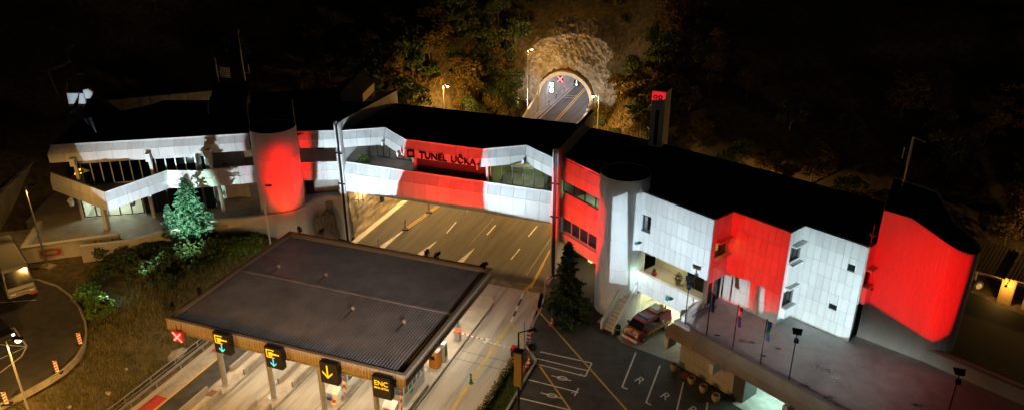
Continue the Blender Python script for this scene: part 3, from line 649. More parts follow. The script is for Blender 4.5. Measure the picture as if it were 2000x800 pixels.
p = P(448, 215, 13.8); b = MB(); Fd = frame((p[0], p[1]), LA)
b.hexa([Fd(-2.2, 1.2, 13.7), Fd(2.2, 1.2, 13.7), Fd(2.2, -4.5, 13.7), Fd(-2.2, -4.5, 13.7)], [Fd(-2.2, .4, 14.6), Fd(2.2, .4, 14.6), Fd(2.2, -4.5, 16.2), Fd(-2.2, -4.5, 16.2)]); b.build('roof_dormer', ROOFB, lw)
for s_ in (-2.35, 2.25): b = MB(); b.hexa([Fd(s_, 1.2, 13.7), Fd(s_+.14, 1.2, 13.7), Fd(s_+.14, -1.5, 13.7), Fd(s_, -1.5, 13.7)], [Fd(s_, .5, 14.75), Fd(s_+.14, .5, 14.75), Fd(s_+.14, -1.5, 15.3), Fd(s_, -1.5, 15.3)]); b.build('dormer_cheek', WHITE, lw)
# white folded gable frame at the far left roof corner
def tri(pts, th=.35, z=14.0, a=(-86, 70), c=(-78, 74)):
    q = [PV(x, y, a, c) for x, y in pts]; n_ = np.array([c[1]-a[1], -(c[0]-a[0]), 0]); n_ = n_/np.linalg.norm(n_)*th
    k = len(q); b = MB(); b.v = [tuple(p) for p in q]+[tuple(p-n_) for p in q]; b.f = [tuple(range(k)), tuple(range(2*k-1, k-1, -1))]+[(i, k+i, k+(i+1) % k, (i+1) % k) for i in range(k)]; return b
GF = []
for pts, dd in (([(130, 182), (155, 182), (142, 208), (135, 208)], 0), ([(155, 182), (163, 182), (168, 200), (157, 227), (150, 227)], .2), ([(161, 176), (172, 174), (181, 181), (176, 193), (167, 193)], .5)):
    g_ = tri(pts, a=(-86+dd, 70-dd), c=(-78+dd, 74-dd)); GF.append(g_.v[:len(pts)]); g_.build('gable_frame', WHITE, lw)
rp = [PV(x, y, (-86, 72.5), (-60, 85)) for x, y in ((150, 228), (160, 190), (186, 182), (247, 224), (318, 196), (415, 196), (415, 230), (150, 232))]
b = MB(); k = len(rp); b.v = [tuple(p) for p in rp]+[(p[0]+.4, p[1]-5.5, p[2]-2.0) for p in rp]; b.f = [tuple(range(k)), tuple(range(2*k-1, k-1, -1))]+[(i, (i+1) % k, k+(i+1) % k, k+i) for i in range(k)]
b.build('pitched_roof', ROOFB, lw)
# ---------------------------------------------------------------- left terrace: floor and walls
tf_ = [(-79, 53), (-76.6, 53.0), (-72.7, 47.8), (-65.85, 53.65), (-63.3, 53.2), (-62.1, 55.5), (-58.7, 59.2), (-57, 60.4), (-53.2, 63.0), (-51.2, 65.0), (-50.8, 67.3), (-50.8, 69.0), (-49, 70.3), (-48.2, 71), (-48.2, 76), (-60, 74), (-80, 66), (-83, 60)]
terr = struct(MB().prism(tf_, 1.0, TER_Z).build('left_terrace', TILEF))
def wallrun(name, label, pts, z0, z1, th=.35, m=PLAST, cap=.06, group=None, closed=False, pw=2.2):
    t = thing(name, label, 'wall', (pts[0][0], pts[0][1], z0), group); mi = mitre(pts)
    for i in range(len(pts)-1):
        A, B = pts[i], pts[i+1]; C = (B[0]-mi[i+1][0]*th, B[1]-mi[i+1][1]*th); D = (A[0]-mi[i][0]*th, A[1]-mi[i][1]*th)
        MB().prism([A, B, C, D], z0, z1).build('wall_section', m, t)
        o = .05; A2 = (A[0]+mi[i][0]*o, A[1]+mi[i][1]*o); B2 = (B[0]+mi[i+1][0]*o, B[1]+mi[i+1][1]*o); C2 = (B[0]-mi[i+1][0]*(th+o), B[1]-mi[i+1][1]*(th+o)); D2 = (A[0]-mi[i][0]*(th+o), A[1]-mi[i][1]*(th+o))
        MB().prism([A2, B2, C2, D2], z1+.002, z1+cap).build('coping', m, t)
    return t
PW = mat('painted_wall', (.62, .60, .57), .8, var=.08, scale=.8, dirt=(.35, .31, .27), dirt_amt=.6, dscale=.4, bump=.08)
w1 = wallrun('terrace_wall', 'low painted terrace wall carrying the red oval emblem by the street lamp', [(-76.8, 52.9), (-72.74, 47.49), (-65.65, 53.53)], 3.6, 5.42, .45, PW)
wallrun('terrace_wall', 'low plain terrace wall standing forward of the emblem wall', [(-67.25, 49.89), (-62.95, 52.97), (-61.86, 55.32), (-58.9, 59.11)], 3.0, 5.42, .4, PW)
cv = [(-58.9, 59.11), (-57.1, 60.34), (-55.2, 61.5), (-53.21, 62.92), (-52.0, 63.95), (-51.14, 65.0), (-50.75, 66.2), (-50.7, 67.4), (-50.65, 68.6), (-49.9, 69.9), (-48.2, 70.25)]
wallrun('terrace_wall', 'curved pale retaining wall wrapping the red lit drum tower', cv, -.1, 5.55, .4, PW)
# red oval emblem on the wall
Fe = frame((-72.74, 47.49), math.atan2(53.53-47.49, -65.65+72.74)); ec = 2.6; b = MB()
for i in range(28):
    q = []
    for rr, t in ((1, i), (1, i+1), (.55, i+1), (.55, i)):
        t = 2*math.pi*t/28; cx_ = math.copysign(abs(math.cos(t))**.55, math.cos(t)); cz = math.copysign(abs(math.sin(t))**.7, math.sin(t)); q.append(Fe(ec+cx_*(1.0 if rr == 1 else .62), .03, 4.5+cz*(.42 if rr == 1 else .17)))
    b.poly(q)
b.build('oval_emblem', mat('emblem_red', (.45, .08, .05), .6), w1)
MB().fbox(Fe, ec-1.15, ec+1.2, .0, .02, 3.95, 5.02).build('emblem_board', mat('emblem_board', (.4, .37, .34), .7), w1)
# steps beside it
st = thing('garden_steps', 'dark stone steps climbing at the far left beside the terrace wall', 'steps', (-78, 49, 3.7))
Fs = frame(tuple(P(0, 500, 4)[:2]), LA+R(6))
for i in range(6): MB().fbox(Fs, -7, 3.1, -.75*i-.75, -.75*i, 3.4, 4.0+.17*i).build('step', CONC, st)
rw = thing('retaining_wall', 'stained concrete retaining wall at the far left edge', 'wall', (-84, 56, 3.7))
a0, a1 = P(-40, 490, 3.8)[:2], P(96, 350, 4.6)[:2]; Fr = frame(tuple(a0), math.atan2(a1[1]-a0[1], a1[0]-a0[0])); LR = math.dist(a0, a1)
for i in range(9): MB().fbox(Fr, LR*i/9+.02, LR*(i+1)/9-.02, -.5, random.uniform(0, .02), 3.2, 7.2+.12*i).build('concrete_panel', CONC, rw)
rr = thing('retaining_wall', 'long concrete retaining wall behind the left wing roof', 'wall', (-80, 90, 6))
a0, a1 = P(60, 213, 11)[:2], P(470, 168, 11.5)[:2]; Fr = frame(tuple(a0), math.atan2(a1[1]-a0[1], a1[0]-a0[0])); LR = math.dist(a0, a1)
for i in range(22): MB().fbox(Fr, LR*i/22+.02, LR*(i+1)/22-.02, -.5, random.uniform(0, .03), 3.0, 11.2).build('concrete_panel', CONC, rr)

# ---------------------------------------------------------------- right wing
RA = R(-28.5)
rwg = thing('right_wing_building', 'stepped white wing lit red and white beside the parking lot', 'building', (-6, 66, 0))
W1A, W1B, R2A, R2B, W3A, W3B = (-12.15, 65.98), (-4.52, 61.84), (-3.2, 64.24), (1.78, 61.51), (2.84, 63.26), (7.76, 60.86)
def fr2(a, b): return frame(a, math.atan2(b[1]-a[1], b[0]-a[0])), math.dist(a, b)
TRC = (-13.6, 66.8)
# red fronted part beside the bridge
RFa, RFb = (-21.4, 71.65), (-15.2, 67.2); Fq, Lq = fr2(RFa, RFb)
band(rwg, [RFa, RFb], [(-.25, 13.6), (-.25, 13.38), (0, 12.3), (0, 11.1)], 6, WHITE)
window(rwg, Fq, .1, Lq-.3, 9.75, 11.1, 4, BLACK, GLASS, d=-.15, fw=.1)
band(rwg, [RFa, RFb], [(-.25, 9.72), (-.25, 9.55), (0, 8.5), (0, 6.85)], 6, WHITE)
window(rwg, Fq, .1, Lq-.3, 5.0, 6.75, 5, mat('red_frame', (.6, .55, .53), .6), GLASS, d=-.25, fw=.14)
MB().fbox(Fq, 0, Lq, -.6, 0, 3.7, 4.95).build('spandrel', WHITE, rwg)
MB().fbox(Fq, 0, Lq, -4.6, -4.4, 0, 13).build('room_wall', lob, rwg); MB().fbox(Fq, 0, Lq, -4.4, -.65, 3.75, 4.1).build('floor_slab', PLAST, rwg); MB().fbox(Fq, 0, Lq, -4.4, -.3, 8.2, 8.6).build('floor_slab', PLAST, rwg)
MB().fbox(Fq, 2.5, 4.6, -4.4, -4.0, 8.6, 10.8).build('cupboard', mat('reception', (.35, .4, .25)), rwg)
area('indoor_light', Fq(3, -.8, 7.6), (.8, .85, 1), 14, 4, .3, rz=Fq.ang); MB().fbox(Fq, 0, Lq, -1.3, -1.2, 4.1, 8.2).build('reflection_board', mat('grey_reflection', (.3, .3, .32), .8), rwg)  # added grey board and weak lamp imitate grey reflections in the lower panes
area('indoor_light', Fq(3, -2.2, 11.0), (.9, 1, .55), 55, 2, .5, rz=Fq.ang)
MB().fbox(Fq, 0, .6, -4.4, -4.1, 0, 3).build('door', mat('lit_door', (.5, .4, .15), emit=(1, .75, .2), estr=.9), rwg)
# roof over everything
c8 = (8.4, 62.0)
MB().prism([(-21.4, 71.95), (-15.2, 67.5), (-14.5, 66.9), (-12.6, 66.6), (W1A[0]+.3, W1A[1]+.25), (W1B[0]+.1, W1B[1]+.35), (R2A[0]-.1, R2A[1]+.25), (R2B[0]+.1, R2B[1]+.3), (W3A[0]-.1, W3A[1]+.25), (W3B[0]+.05, W3B[1]+.3), c8, (9.6, 71.3), (-.95, 75.7), (-14.2, 80.8), (-21.3, 82.8)], 13.0, 13.42).build('roof', ROOFB, rwg)
MB().prism([(-21.3, 72.3), (-15.2, 68.0), (-12.4, 67.2), (-4.6, 62.9), (-3.4, 64.9), (1.6, 62.4), (2.6, 64.2), (7.6, 61.9), (9.3, 70.8), (-1, 75.2), (-14, 80.2), (-21, 82)], 12.6, 12.99).build('roof_slab', PLAST, rwg)
for x, y in ((-9, 74), (0, 72), (-16, 77)): MB().tube((x, y, 13.4), (x, y, 13.9), .1).build('roof_vent', DARK, rwg)
MB().prism([(-21, 82.1), (-14, 80.3), (-1, 75.3), (9.4, 70.9), (9.4, 71.2), (-1, 75.6), (-14, 80.7), (-21, 82.6)], 0, 12.98).build('back_wall', PLAST, rwg)
# drum tower
drum(rwg, TRC, 2.42, 0.0, 14.9, 80, WRIB, seam=(5.4, 8.6, 11.8)); MB().lathe((*TRC, 0), [(2.36, 14.8), (2.36, 14.87), (0, 14.87)], 40).build('tower_roof', ROOFB, rwg)
# W1: tiled box over loggia and garage
F1, L1 = fr2(W1A, W1B)
def core(F, L, z0, z1, th=.3, holes=(), name='wall_core'):
    b = MB(); rs = [(0, L, z0, z1)]
    for h in holes: rs = [q for r_ in rs for q in subtract(r_, h)]
    for a, c, d, e in rs: b.fbox(F, a, c, -th, -.012, d, e)
    return b.build(name, JOINT, rwg)
wh = (0.0, 1.86, 9.6, 11.35)
k1 = core(F1, L1, 7.5, 13.5, holes=[wh]); panels(k1, F1, 0, L1, 7.5, 13.5, 14, 4, WHITE, [wh])
window(rwg, F1, .05, 1.82, 9.65, 11.3, 2, BLACK, GLASS, d=-.05, fw=.08)
MB().fbox(F1, .05, 4, -2.6, -.35, 8.6, 8.8).build('room_floor', PAVE, rwg); MB().fbox(F1, .1, 4, -2.8, -2.6, 8.6, 12).build('room_wall', mat('room_blue', (.35, .4, .5), .9), rwg); area('indoor_light', F1(1, -1.4, 11.9), (.9, .92, 1), 45, .8, .4, rz=RA)
MB().fbox(F1, .35, .6, -.9, -.75, 10.1, 11.2).build('poster', mat('poster_pink', (.6, .05, .3), .6), rwg)
MB().fbox(F1, 0, L1, -.28, .09, 13.5, 13.6).build('coping', WHITE, rwg)
k2 = core(F1, L1-.05, 2.95, 5.05); panels(k2, F1, 0, L1-.05, 2.95, 5.05, 12, 2, WHITE)
MB().fbox(F1, 0, L1, -.3, .06, 5.06, 5.14).build('coping', WHITE, rwg)
MB().fbox(F1, L1-.35, L1, -.3, 0, 5.15, 7.48).build('post', WHITE, rwg)
MB().fbox(F1, -.3, L1, -4.2, -4.0, 3.4, 7.48).build('loggia_wall', INTW, rwg); MB().fbox(F1, -.3, L1, -4.0, -.32, 3.6, 3.95).build('loggia_floor', PAVE, rwg)
window(rwg, F1, 4.4, 8.2, 4.0, 7.2, 4, DARK, GLASSD, d=-3.0, fw=.1)
MB().fbox(F1, 4.3, 4.45, -4, -2.95, 3.95, 7.48).build('partition', INTW, rwg)
MB().fbox(F1, -.3, L1, -4, -.3, 7.35, 7.49).build('loggia_ceiling', PLAST, rwg)
area('loggia_light', F1(2.4, -2.2, 7.3), (1, .88, .55), 60, 1.6, .5, rz=RA); area('loggia_light', F1(6.4, -1.6, 7.3), (1, .9, .6), 30, 1.6, .4, rz=RA)
MB().fbox(F1, 1.9, 2.15, -.95, -.75, 3.96, 5.6).build('hose_stand', DARK, rwg); MB().fbox(F1, 1.85, 2.25, -1.0, -.7, 4.9, 5.25).build('red_lantern', SREDM, rwg)
# garage below
MB().fbox(F1, -.3, L1+2, -8.2, -8.0, 0, 3.4).build('garage_wall', INTW, rwg); MB().fbox(F1, -.4, -.2, -8, -.4, 0, 3.4).build('garage_wall', INTW, rwg); MB().fbox(F1, L1+1.6, L1+1.8, -8, .4, 0, 3.4).build('garage_wall', INTW, rwg)
MB().fbox(F1, 5.6, 6.0, -1.2, -.8, 0, 3.0).build('garage_pier', PLAST, rwg); MB().fbox(F1, -.3, L1, -8, -.35, 3.0, 3.3).build('garage_ceiling', PLAST, rwg)
area('garage_light', F1(2.6, -3.0, 2.95), (.9, 1, .66), 220, 3, .5, rz=RA); area('garage_light', F1(7.4, -2.5, 2.95), (.7, 1, .85), 60, 2, .4, rz=RA)
MB().fbox(F1, 1.2, 4.2, -7.98, -7.9, 2.3, 2.7).build('garage_door_rail', REFL, rwg)
# emergency lights / green luminaires on W1
for s_, z in ((.75, 8.35), (5.0, 4.0)):
    MB().fbox(F1, s_-.2, s_+.25, .06, .5, z, z+.1).build('lantern_arm', DARK, rwg); MB().fbox(F1, s_-.25, s_+.05, .35, .7, z-.08, z+.22).build('green_lantern', mat('green_glow', (.05, .3, .2), .5), rwg)
MB().fbox(F1, 3.9, 4.2, .07, .2, 2.4, 2.9).build('yellow_box', mat('yellow_plastic', (.7, .5, .02), .5), rwg)
# step faces and tiled fronts
def hood_window(F, s0, s1, z0, z1, lit=None, box=1.2):
    w = window(rwg, F, s0+.1, s1-.1, z0, z1, 2, DARK, GLASS if lit else GLASSD, d=-.1, fw=.07)
    MB().fbox(F, s0, s1+.05, 0, .55, z1, z1+.16).build('window_hood', WHITE, rwg); MB().fbox(F, s0, s1+.05, 0, .5, z0-.18, z0).build('window_sill', WHITE, rwg)
    MB().fbox(F, s0+.04, s1, .0, .42, z0-box, z0-.19).build('sill_box', WHITE, rwg); return w
S1F, S1L = fr2(W1B, R2A); S2F, S2L = fr2(R2B, W3A); S3F, S3L = fr2(W3B, (8.5, 62.2))
h1 = (.55, S1L-.25, 9.55, 11.1); kk = core(S1F, S1L, 7.1, 13.5, holes=[h1])
def tiles(F, L, z0, z1, nc, nr, holes=()):
    k = core(F, L, z0, z1, holes=holes); panels(k, F, 0, L, z0, z1, nc, nr, WHITE, holes); MB().fbox(F, -.02, L, -.28, .09, z1+.001, z1+.1).build('coping', WHITE, rwg); return k
panels(kk, S1F, 0, S1L, 7.1, 13.5, 4, 4, WHITE, [h1])
hood_window(S1F, h1[0], h1[1], h1[2], h1[3], lit=True, box=.2)
MB().fbox(S1F, .3, S1L, -2.2, -2.0, 9, 11.6).build('room_wall', INTW, rwg); lamp('room_lamp', S1F(1.6, -1.2, 11.0), (1, .72, .2), 35, .1)
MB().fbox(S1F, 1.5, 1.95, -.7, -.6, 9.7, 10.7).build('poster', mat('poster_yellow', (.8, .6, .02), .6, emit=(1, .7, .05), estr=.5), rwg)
F2, L2 = fr2(R2A, R2B); k = tiles(F2, L2, PAT_Z, 13.5, 9, 6)
MB().fbox(S1F, .0, S1L, -.35, -.3, PAT_Z, 7.1).build('glazed_door', GLASSD, rwg)
for s_ in (.02, 1.3, S1L-.1): MB().fbox(S1F, s_, s_+.1, -.3, -.2, PAT_Z, 7.1).build('door_frame', FRAMEW, rwg)
h2 = [(.35, S2L-.1, 10.6, 12.1), (.35, S2L-.1, 5.2, 7.6)]; tiles(S2F, S2L, PAT_Z, 13.5, 3, 6, h2)
hood_window(S2F, .35, S2L-.1, 10.4, 12.1, box=1.9); hood_window(S2F, .35, S2L-.1, 6.1, 8.0, box=1.0)
F3, L3 = fr2(W3A, W3B); hv = [(4.15, 4.75, 11.0, 11.6), (3.25, 3.95, 6.9, 7.4)]; tiles(F3, L3, PAT_Z, 13.5, 9, 7, hv)
for a, c, d, e in hv:
    w = MB().fbox(F3, a, c, -.15, -.1, d, e).build('vent_opening', BLACK, rwg)
    for q in range(4): MB().fbox(F3, a+.03, c-.03, -.1, -.02, d+.05+q*.13, d+.09+q*.13).build('louvre', DARK, w)
hood_window(S3F, .3, 1.35, 9.8, 11.3, box=1.6); panels(core(S3F, 1.5, 8.2, 13.5, holes=[(.3, 1.35, 9.8, 11.3)]), S3F, 0, 1.5, 8.2, 13.5, 2, 4, WHITE, [(.3, 1.35, 9.8, 11.3)])
MB().fbox(S3F, .2, 1.5, -.3, -.2, PAT_Z, 8.2).build('glazed_door', GLASSD, rwg)
for s_ in (.2, .8, 1.4): MB().fbox(S3F, s_, s_+.08, -.2, -.1, PAT_Z, 8.2).build('door_frame', DARK, rwg)
# ribbed curved block at the right end, roof sloping down to the rounded end
ca, cb = (8.4, 62.0), (12.9, 60.1); Fc, Lc = fr2(ca, cb); ccen = (cb[0]-math.sin(Fc.ang)*2.0, cb[1]+math.cos(Fc.ang)*2.0)
path_ = []; n1 = 26
for i in range(n1): path_.append((ca[0]+(cb[0]-ca[0])*i/n1, ca[1]+(cb[1]-ca[1])*i/n1))
a_0 = Fc.ang-math.pi/2
for i in range(31): t = a_0+R(195)*i/30; path_.append((ccen[0]+2.0*math.cos(t), ccen[1]+2.0*math.sin(t)))
path_ += [(13.0, 68.5), (9.9, 71.0)]
def ztop(p):
    s_ = (p[0]-ca[0])*math.cos(Fc.ang)+(p[1]-ca[1])*math.sin(Fc.ang); dd = -(p[0]-ca[0])*math.sin(Fc.ang)+(p[1]-ca[1])*math.cos(Fc.ang)
    return 16.45-max(0, s_-2.1)*.43-.05*max(0, dd-2)
rib = []
for i in range(len(path_)-1):
    A, B = path_[i], path_[i+1]; l = math.dist(A, B); k = max(1, round(l/.19)); dx, dy = (B[0]-A[0])/l, (B[1]-A[1])/l
    for q in range(k):
        for e, o in ((0, 0), (.5, 0), (.56, -.045), (.94, -.045)): t = (q+e)/k*l; rib.append((A[0]+dx*t+dy*o, A[1]+dy*t-dx*o))
b = MB(); k = len(rib); b.v = [(x, y, 3.9) for x, y in rib]+[(x, y, ztop((x, y))) for x, y in rib]; b.f = [(i, i+1, k+i+1, k+i) for i in range(k-1)]; b.build('curved_wall', WRIB, rwg)
cm_ = (11.2, 64.5)
MB().prism([(8.6, 62.3)]+[(p[0]+(cm_[0]-p[0])*.06, p[1]+(cm_[1]-p[1])*.06) for p in path_[2:]], lambda p: ztop(p)-.5, lambda p: ztop(p)-.1).build('curved_roof', ROOFB, rwg)
b = MB(); b.quad((8.45, 62.1, 12.9), (9.9, 71, 12.9), (9.9, 71, ztop((9.9, 71))), (8.45, 62.1, 16.4)); b.build('end_wall', WRIB, rwg)
MB().fbox(Fc, .1, .5, .03, .3, 9.4, 9.5).build('bracket', BLACK, rwg)
# ---------------------------------------------------------------- porch terrace on the right
TA = R(-30.2); FT = frame((-6.75, 58.55), TA)
pt_ = thing('porch_terrace', 'flat porch roof terrace with bronze fascia carrying the flagpoles', 'terrace', (0, 58, 0))
MB().prism([FT(.1, -.3)[:2], FT(34, -.3)[:2], (26, 57), (15.5, 60.2), (14, 63.5), (8, 66), (-3.6, 66), (-5.2, 63.3)], 3.6, PAT_Z).build('terrace_slab', TERR, pt_)
band(pt_, [FT(.6, -4.9)[:2], FT(0, 0)[:2], FT(34, 0)[:2]], [(0, 4.78), (0, 4.62), (.45, 3.9), (.45, 3.15)], 1.55, mat('porch_cladding', (.20, .145, .11), .75, var=.12, scale=.9, dirt=(.14, .1, .08), dirt_amt=.5, dscale=.5), thick=.35)
# low wall against the white block
MB().prism([FT(.4, -.5)[:2], FT(.8, -.5)[:2], (-4.2, 63.4), (-4.65, 63.1)], PAT_Z, 5.25).build('side_parapet', PW, pt_)
for s0, s1 in ((.6, 6.5),):
    k = MB().fbox(FT, s0, s1, -.9, -.62, 0, 3.1).build('wall_core', JOINT, pt_); panels(k, FT, s0, s1, 0, 3.12, 11, 3, mat('porch_tiles', (.42, .38, .34), .6, var=.12, scale=1.1, dirt=(.2, .17, .15), dirt_amt=.5, dscale=.6), off=-.62)
MB().fbox(FT, 6.4, 7.5, -2.5, -.5, 0, 3.1).build('dark_pier', mat('dark_tiles', (.07, .07, .07), .5), pt_); MB().fbox(FT, 6.0, 7.6, -2.6, -.3, 3.1, 3.3).build('pier_cap', PLAST, pt_)
for s_ in (4.8, 11.8, -.1): MB().fbox(FT, s_, s_+.4, -.2, .95, 2.3, 3.3).build('beam_end', PW, pt_)
for s_ in (11.2, 12.8): MB().fbox(FT, s_, s_+.5, -1.4, -.9, 0, 3.15).build('pier', PLAST, pt_)
MB().fbox(FT, 11.75, 12.75, -1.25, -1.15, 0, 3.1).build('glazed_screen', glassmat('green_glass', (.4, .7, .6)), pt_)
MB().fbox(FT, 7.6, 30, -9.6, -9.4, 0, 3.5).build('porch_back_wall', PLAST, pt_)
MB().fbox(FT, 7.0, 16, -9.3, .2, .03, .06).build('porch_floor', mat('porch_floor', (.36, .37, .34), .45, var=.12, scale=1.5, dirt=(.6, .6, .58), dirt_amt=.5, dscale=1.6), pt_)
area('porch_light', FT(9.5, -2.6, 3.0), (.62, 1, .84), 150, 3, .6, rz=TA)
MB().prism([(13.3, 60.0), (26, 53.2), (26.2, 53.5), (13.5, 60.4)], PAT_Z, 5.7).build('far_parapet', PW, pt_); MB().prism([(13.25, 60.35), (26, 53.5), (26.2, 53.8), (13.45, 60.7)], 5.701, 5.76).build('far_coping', mat('coping_red', (.35, .3, .28), .7), pt_)
lr1, lr2 = P(1888, 566, 5.3)[:2], P(2040, 632, 5.3)[:2]
MB().prism([(13.9, 60.65), (26, 53.9), (48, 42.5), (60, 45), tuple(lr2), tuple(lr1), (15.3, 66)], 3.5, 5.3).build('lower_roof', ROOFB, pt_)
# pavement apron in front of the garage
ap = struct(MB().poly([(-14.8, 63.1, .02), (-12.95, 62.05, .02), (-11.65, 60.4, .02), FT(.6, -.7, .02), FT(2.6, -8.5, .02), (-5, 72, .02), (-13, 72, .02)]).build('garage_apron', PAVE))
# chimney
p = P(1266, 283, 13.5); x0, y0 = p[0], p[1]; ch = thing('chimney_tower', 'tall rectangular chimney behind the roof with a red lit emblem on top', 'chimney', (x0, y0, 13.4)); Fh = frame((x0, y0), R(-6))
MB().fbox(Fh, 0, 1.5, -2.3, 0, 0, 19.6).build('shaft', WRIB, ch); MB().fbox(Fh, .55, .95, -.01, .03, 13.6, 17.6).build('vent_strip', DARK, ch); MB().fbox(Fh, -.05, 1.55, -2.35, .05, 19.6, 19.72).build('cap', DARK, ch)
b = MB()
for cx_ in (.42, .95):
    for i in range(16):
        q = []
        for rr, t in ((.24, i), (.24, i+1), (.1, i+1), (.1, i)): t = 2*math.pi*t/16; q.append(Fh(cx_+rr*math.cos(t), .03, 19.0+rr*math.sin(t)))
        b.poly(q)
for s_ in (.2, .5, .8, 1.1): b.poly([Fh(s_, .03, 18.2), Fh(s_+.06, .03, 18.2), Fh(s_+.06, .03, 18.75), Fh(s_, .03, 18.75)])
b.build('emblem', BLACK, ch)
# ================================================================ TOLL CANOPY AND LANES
CX0, CX1, CY0, CY1, CZ0, CZ1 = -47.2, -24.2, 41.0, 58.65, 5.45, 6.6
cn = thing('toll_canopy', 'wide brown ribbed toll plaza canopy on steel columns', 'canopy', (-35.7, 50, 0))
def corr(a, b, z0, z1, pitch, depth, m, name):
    l = math.dist(a, b); n = round(l/pitch); dx, dy = (b[0]-a[0])/l, (b[1]-a[1])/l; pts = []
    for i in range(n):
        for e, o in ((0, 0), (.5, 0), (.58, -depth), (.92, -depth)): t = (i+e)/n*l; pts.append((a[0]+dx*t+dy*o, a[1]+dy*t-dx*o))
    pts.append(b); k = len(pts); q = MB(); q.v = [(x, y, z0) for x, y in pts]+[(x, y, z1) for x, y in pts]; q.f = [(i, i+1, k+i+1, k+i) for i in range(k-1)]; return q.build(name, m, cn)
for a, b in (((CX0, CY0), (CX1, CY0)), ((CX1, CY0), (CX1, CY1)), ((CX1, CY1), (CX0, CY1)), ((CX0, CY1), (CX0, CY0))): corr(a, b, CZ0, CZ1-.03, .27, .05, BRONZE, 'fascia')
for a in ((CX0-.05, CY0-.05, CX1+.05, CY0+.22), (CX0-.05, CY1-.22, CX1+.05, CY1+.05), (CX0-.05, CY0+.222, CX0+.22, CY1-.222), (CX1-.22, CY0+.222, CX1+.05, CY1-.222)): MB().box(a[0], a[1], CZ1-.03, a[2], a[3], CZ1+.03).build('fascia_cap', mat('fascia_cap', (.2, .16, .12), .5, .4), cn)
for i, a in enumerate(((CX0+.12, CY0+.12, CX1-.12, CY0+.16), (CX0+.12, CY1-.16, CX1-.12, CY1-.12), (CX0+.12, CY0+.17, CX0+.16, CY1-.17), (CX1-.16, CY0+.17, CX1-.12, CY1-.17))): MB().box(a[0], a[1], 5.7, a[2], a[3], CZ1-.035).build('upstand', mat('upstand_brown', (.16, .12, .08), .6), cn)
ymid = 50.6
def ribsheet(y0, z0_, y1, z1_):
    x0, x1 = CX0+.2, CX1-.2; n = 84; p_ = (x1-x0)/n; q = MB(); pr = []
    for i in range(n):
        for e, h in ((0, 0), (.62, 0), (.66, .1), (.94, .1)): pr.append((x0+(i+e)*p_, h))
    pr.append((x1, 0)); k = len(pr); q.v = [(x, y0, z0_+h) for x, h in pr]+[(x, y1, z1_+h) for x, h in pr]; q.f = [(i, i+1, k+i+1, k+i) for i in range(k-1)]; return q.build('ribbed_roof', RIBROOF, cn)
ribsheet(CY0+.2, 6.02, ymid-.16, 6.16); ribsheet(ymid+.16, 6.16, CY1-.2, 6.02)
MB().box(CX0+.2, ymid-.18, 6.1, CX1-.2, ymid+.18, 6.3).build('ridge_cap', RIBROOF, cn)
MB().box(CX0+.1, CY0+.1, CZ0-.02, CX1-.1, CY1-.1, CZ0+.1).build('soffit', mat('soffit_white', (.6, .58, .54), .7), cn)
MB().box(CX0+.25, CY0-.02, CZ0-.14, CX1-.25, CY0+.12, CZ0-.03).build('edge_rail', STEEL, cn)
for x, y in ((545, 520), (637, 536), (690, 602), (790, 628)):
    p = P(x, y, 6.3); o = MB().box(p[0]-.12, p[1]-.12, 6.1, p[0]+.12, p[1]+.12, 6.55).build('roof_vent', BRONZE, cn); MB().box(p[0]-.05, p[1]-1.5, 6.22, p[0]+.05, p[1]-.13, 6.26).build('vent_duct', DARK, o)
for x in (-42.85, -37.72, -32.6, -27.5):
    for y in (41.85, 49.6, 57.2):
        c = MB().tube((x, y, 0), (x, y, 5.44), .24, .24, 16).build('column', STEEL, cn, smooth=False); MB().box(x-.4, y-.4, .2, x+.4, y+.4, .24).build('base_plate', STEEL, c)
for x in (-45, -40.3, -35.2, -30.0, -26.0):
    for y in (44.5, 51.5, 56.5):
        area('canopy_light', (x, y, 5.36), (1, .84, .60), 100, 1.3, .5); MB().box(x-.7, y-.3, 5.38, x+.7, y+.3, 5.42).build('light_fixture', mat('canopy_glow', (.5, .5, .5), emit=(1, .86, .62), estr=3), cn)
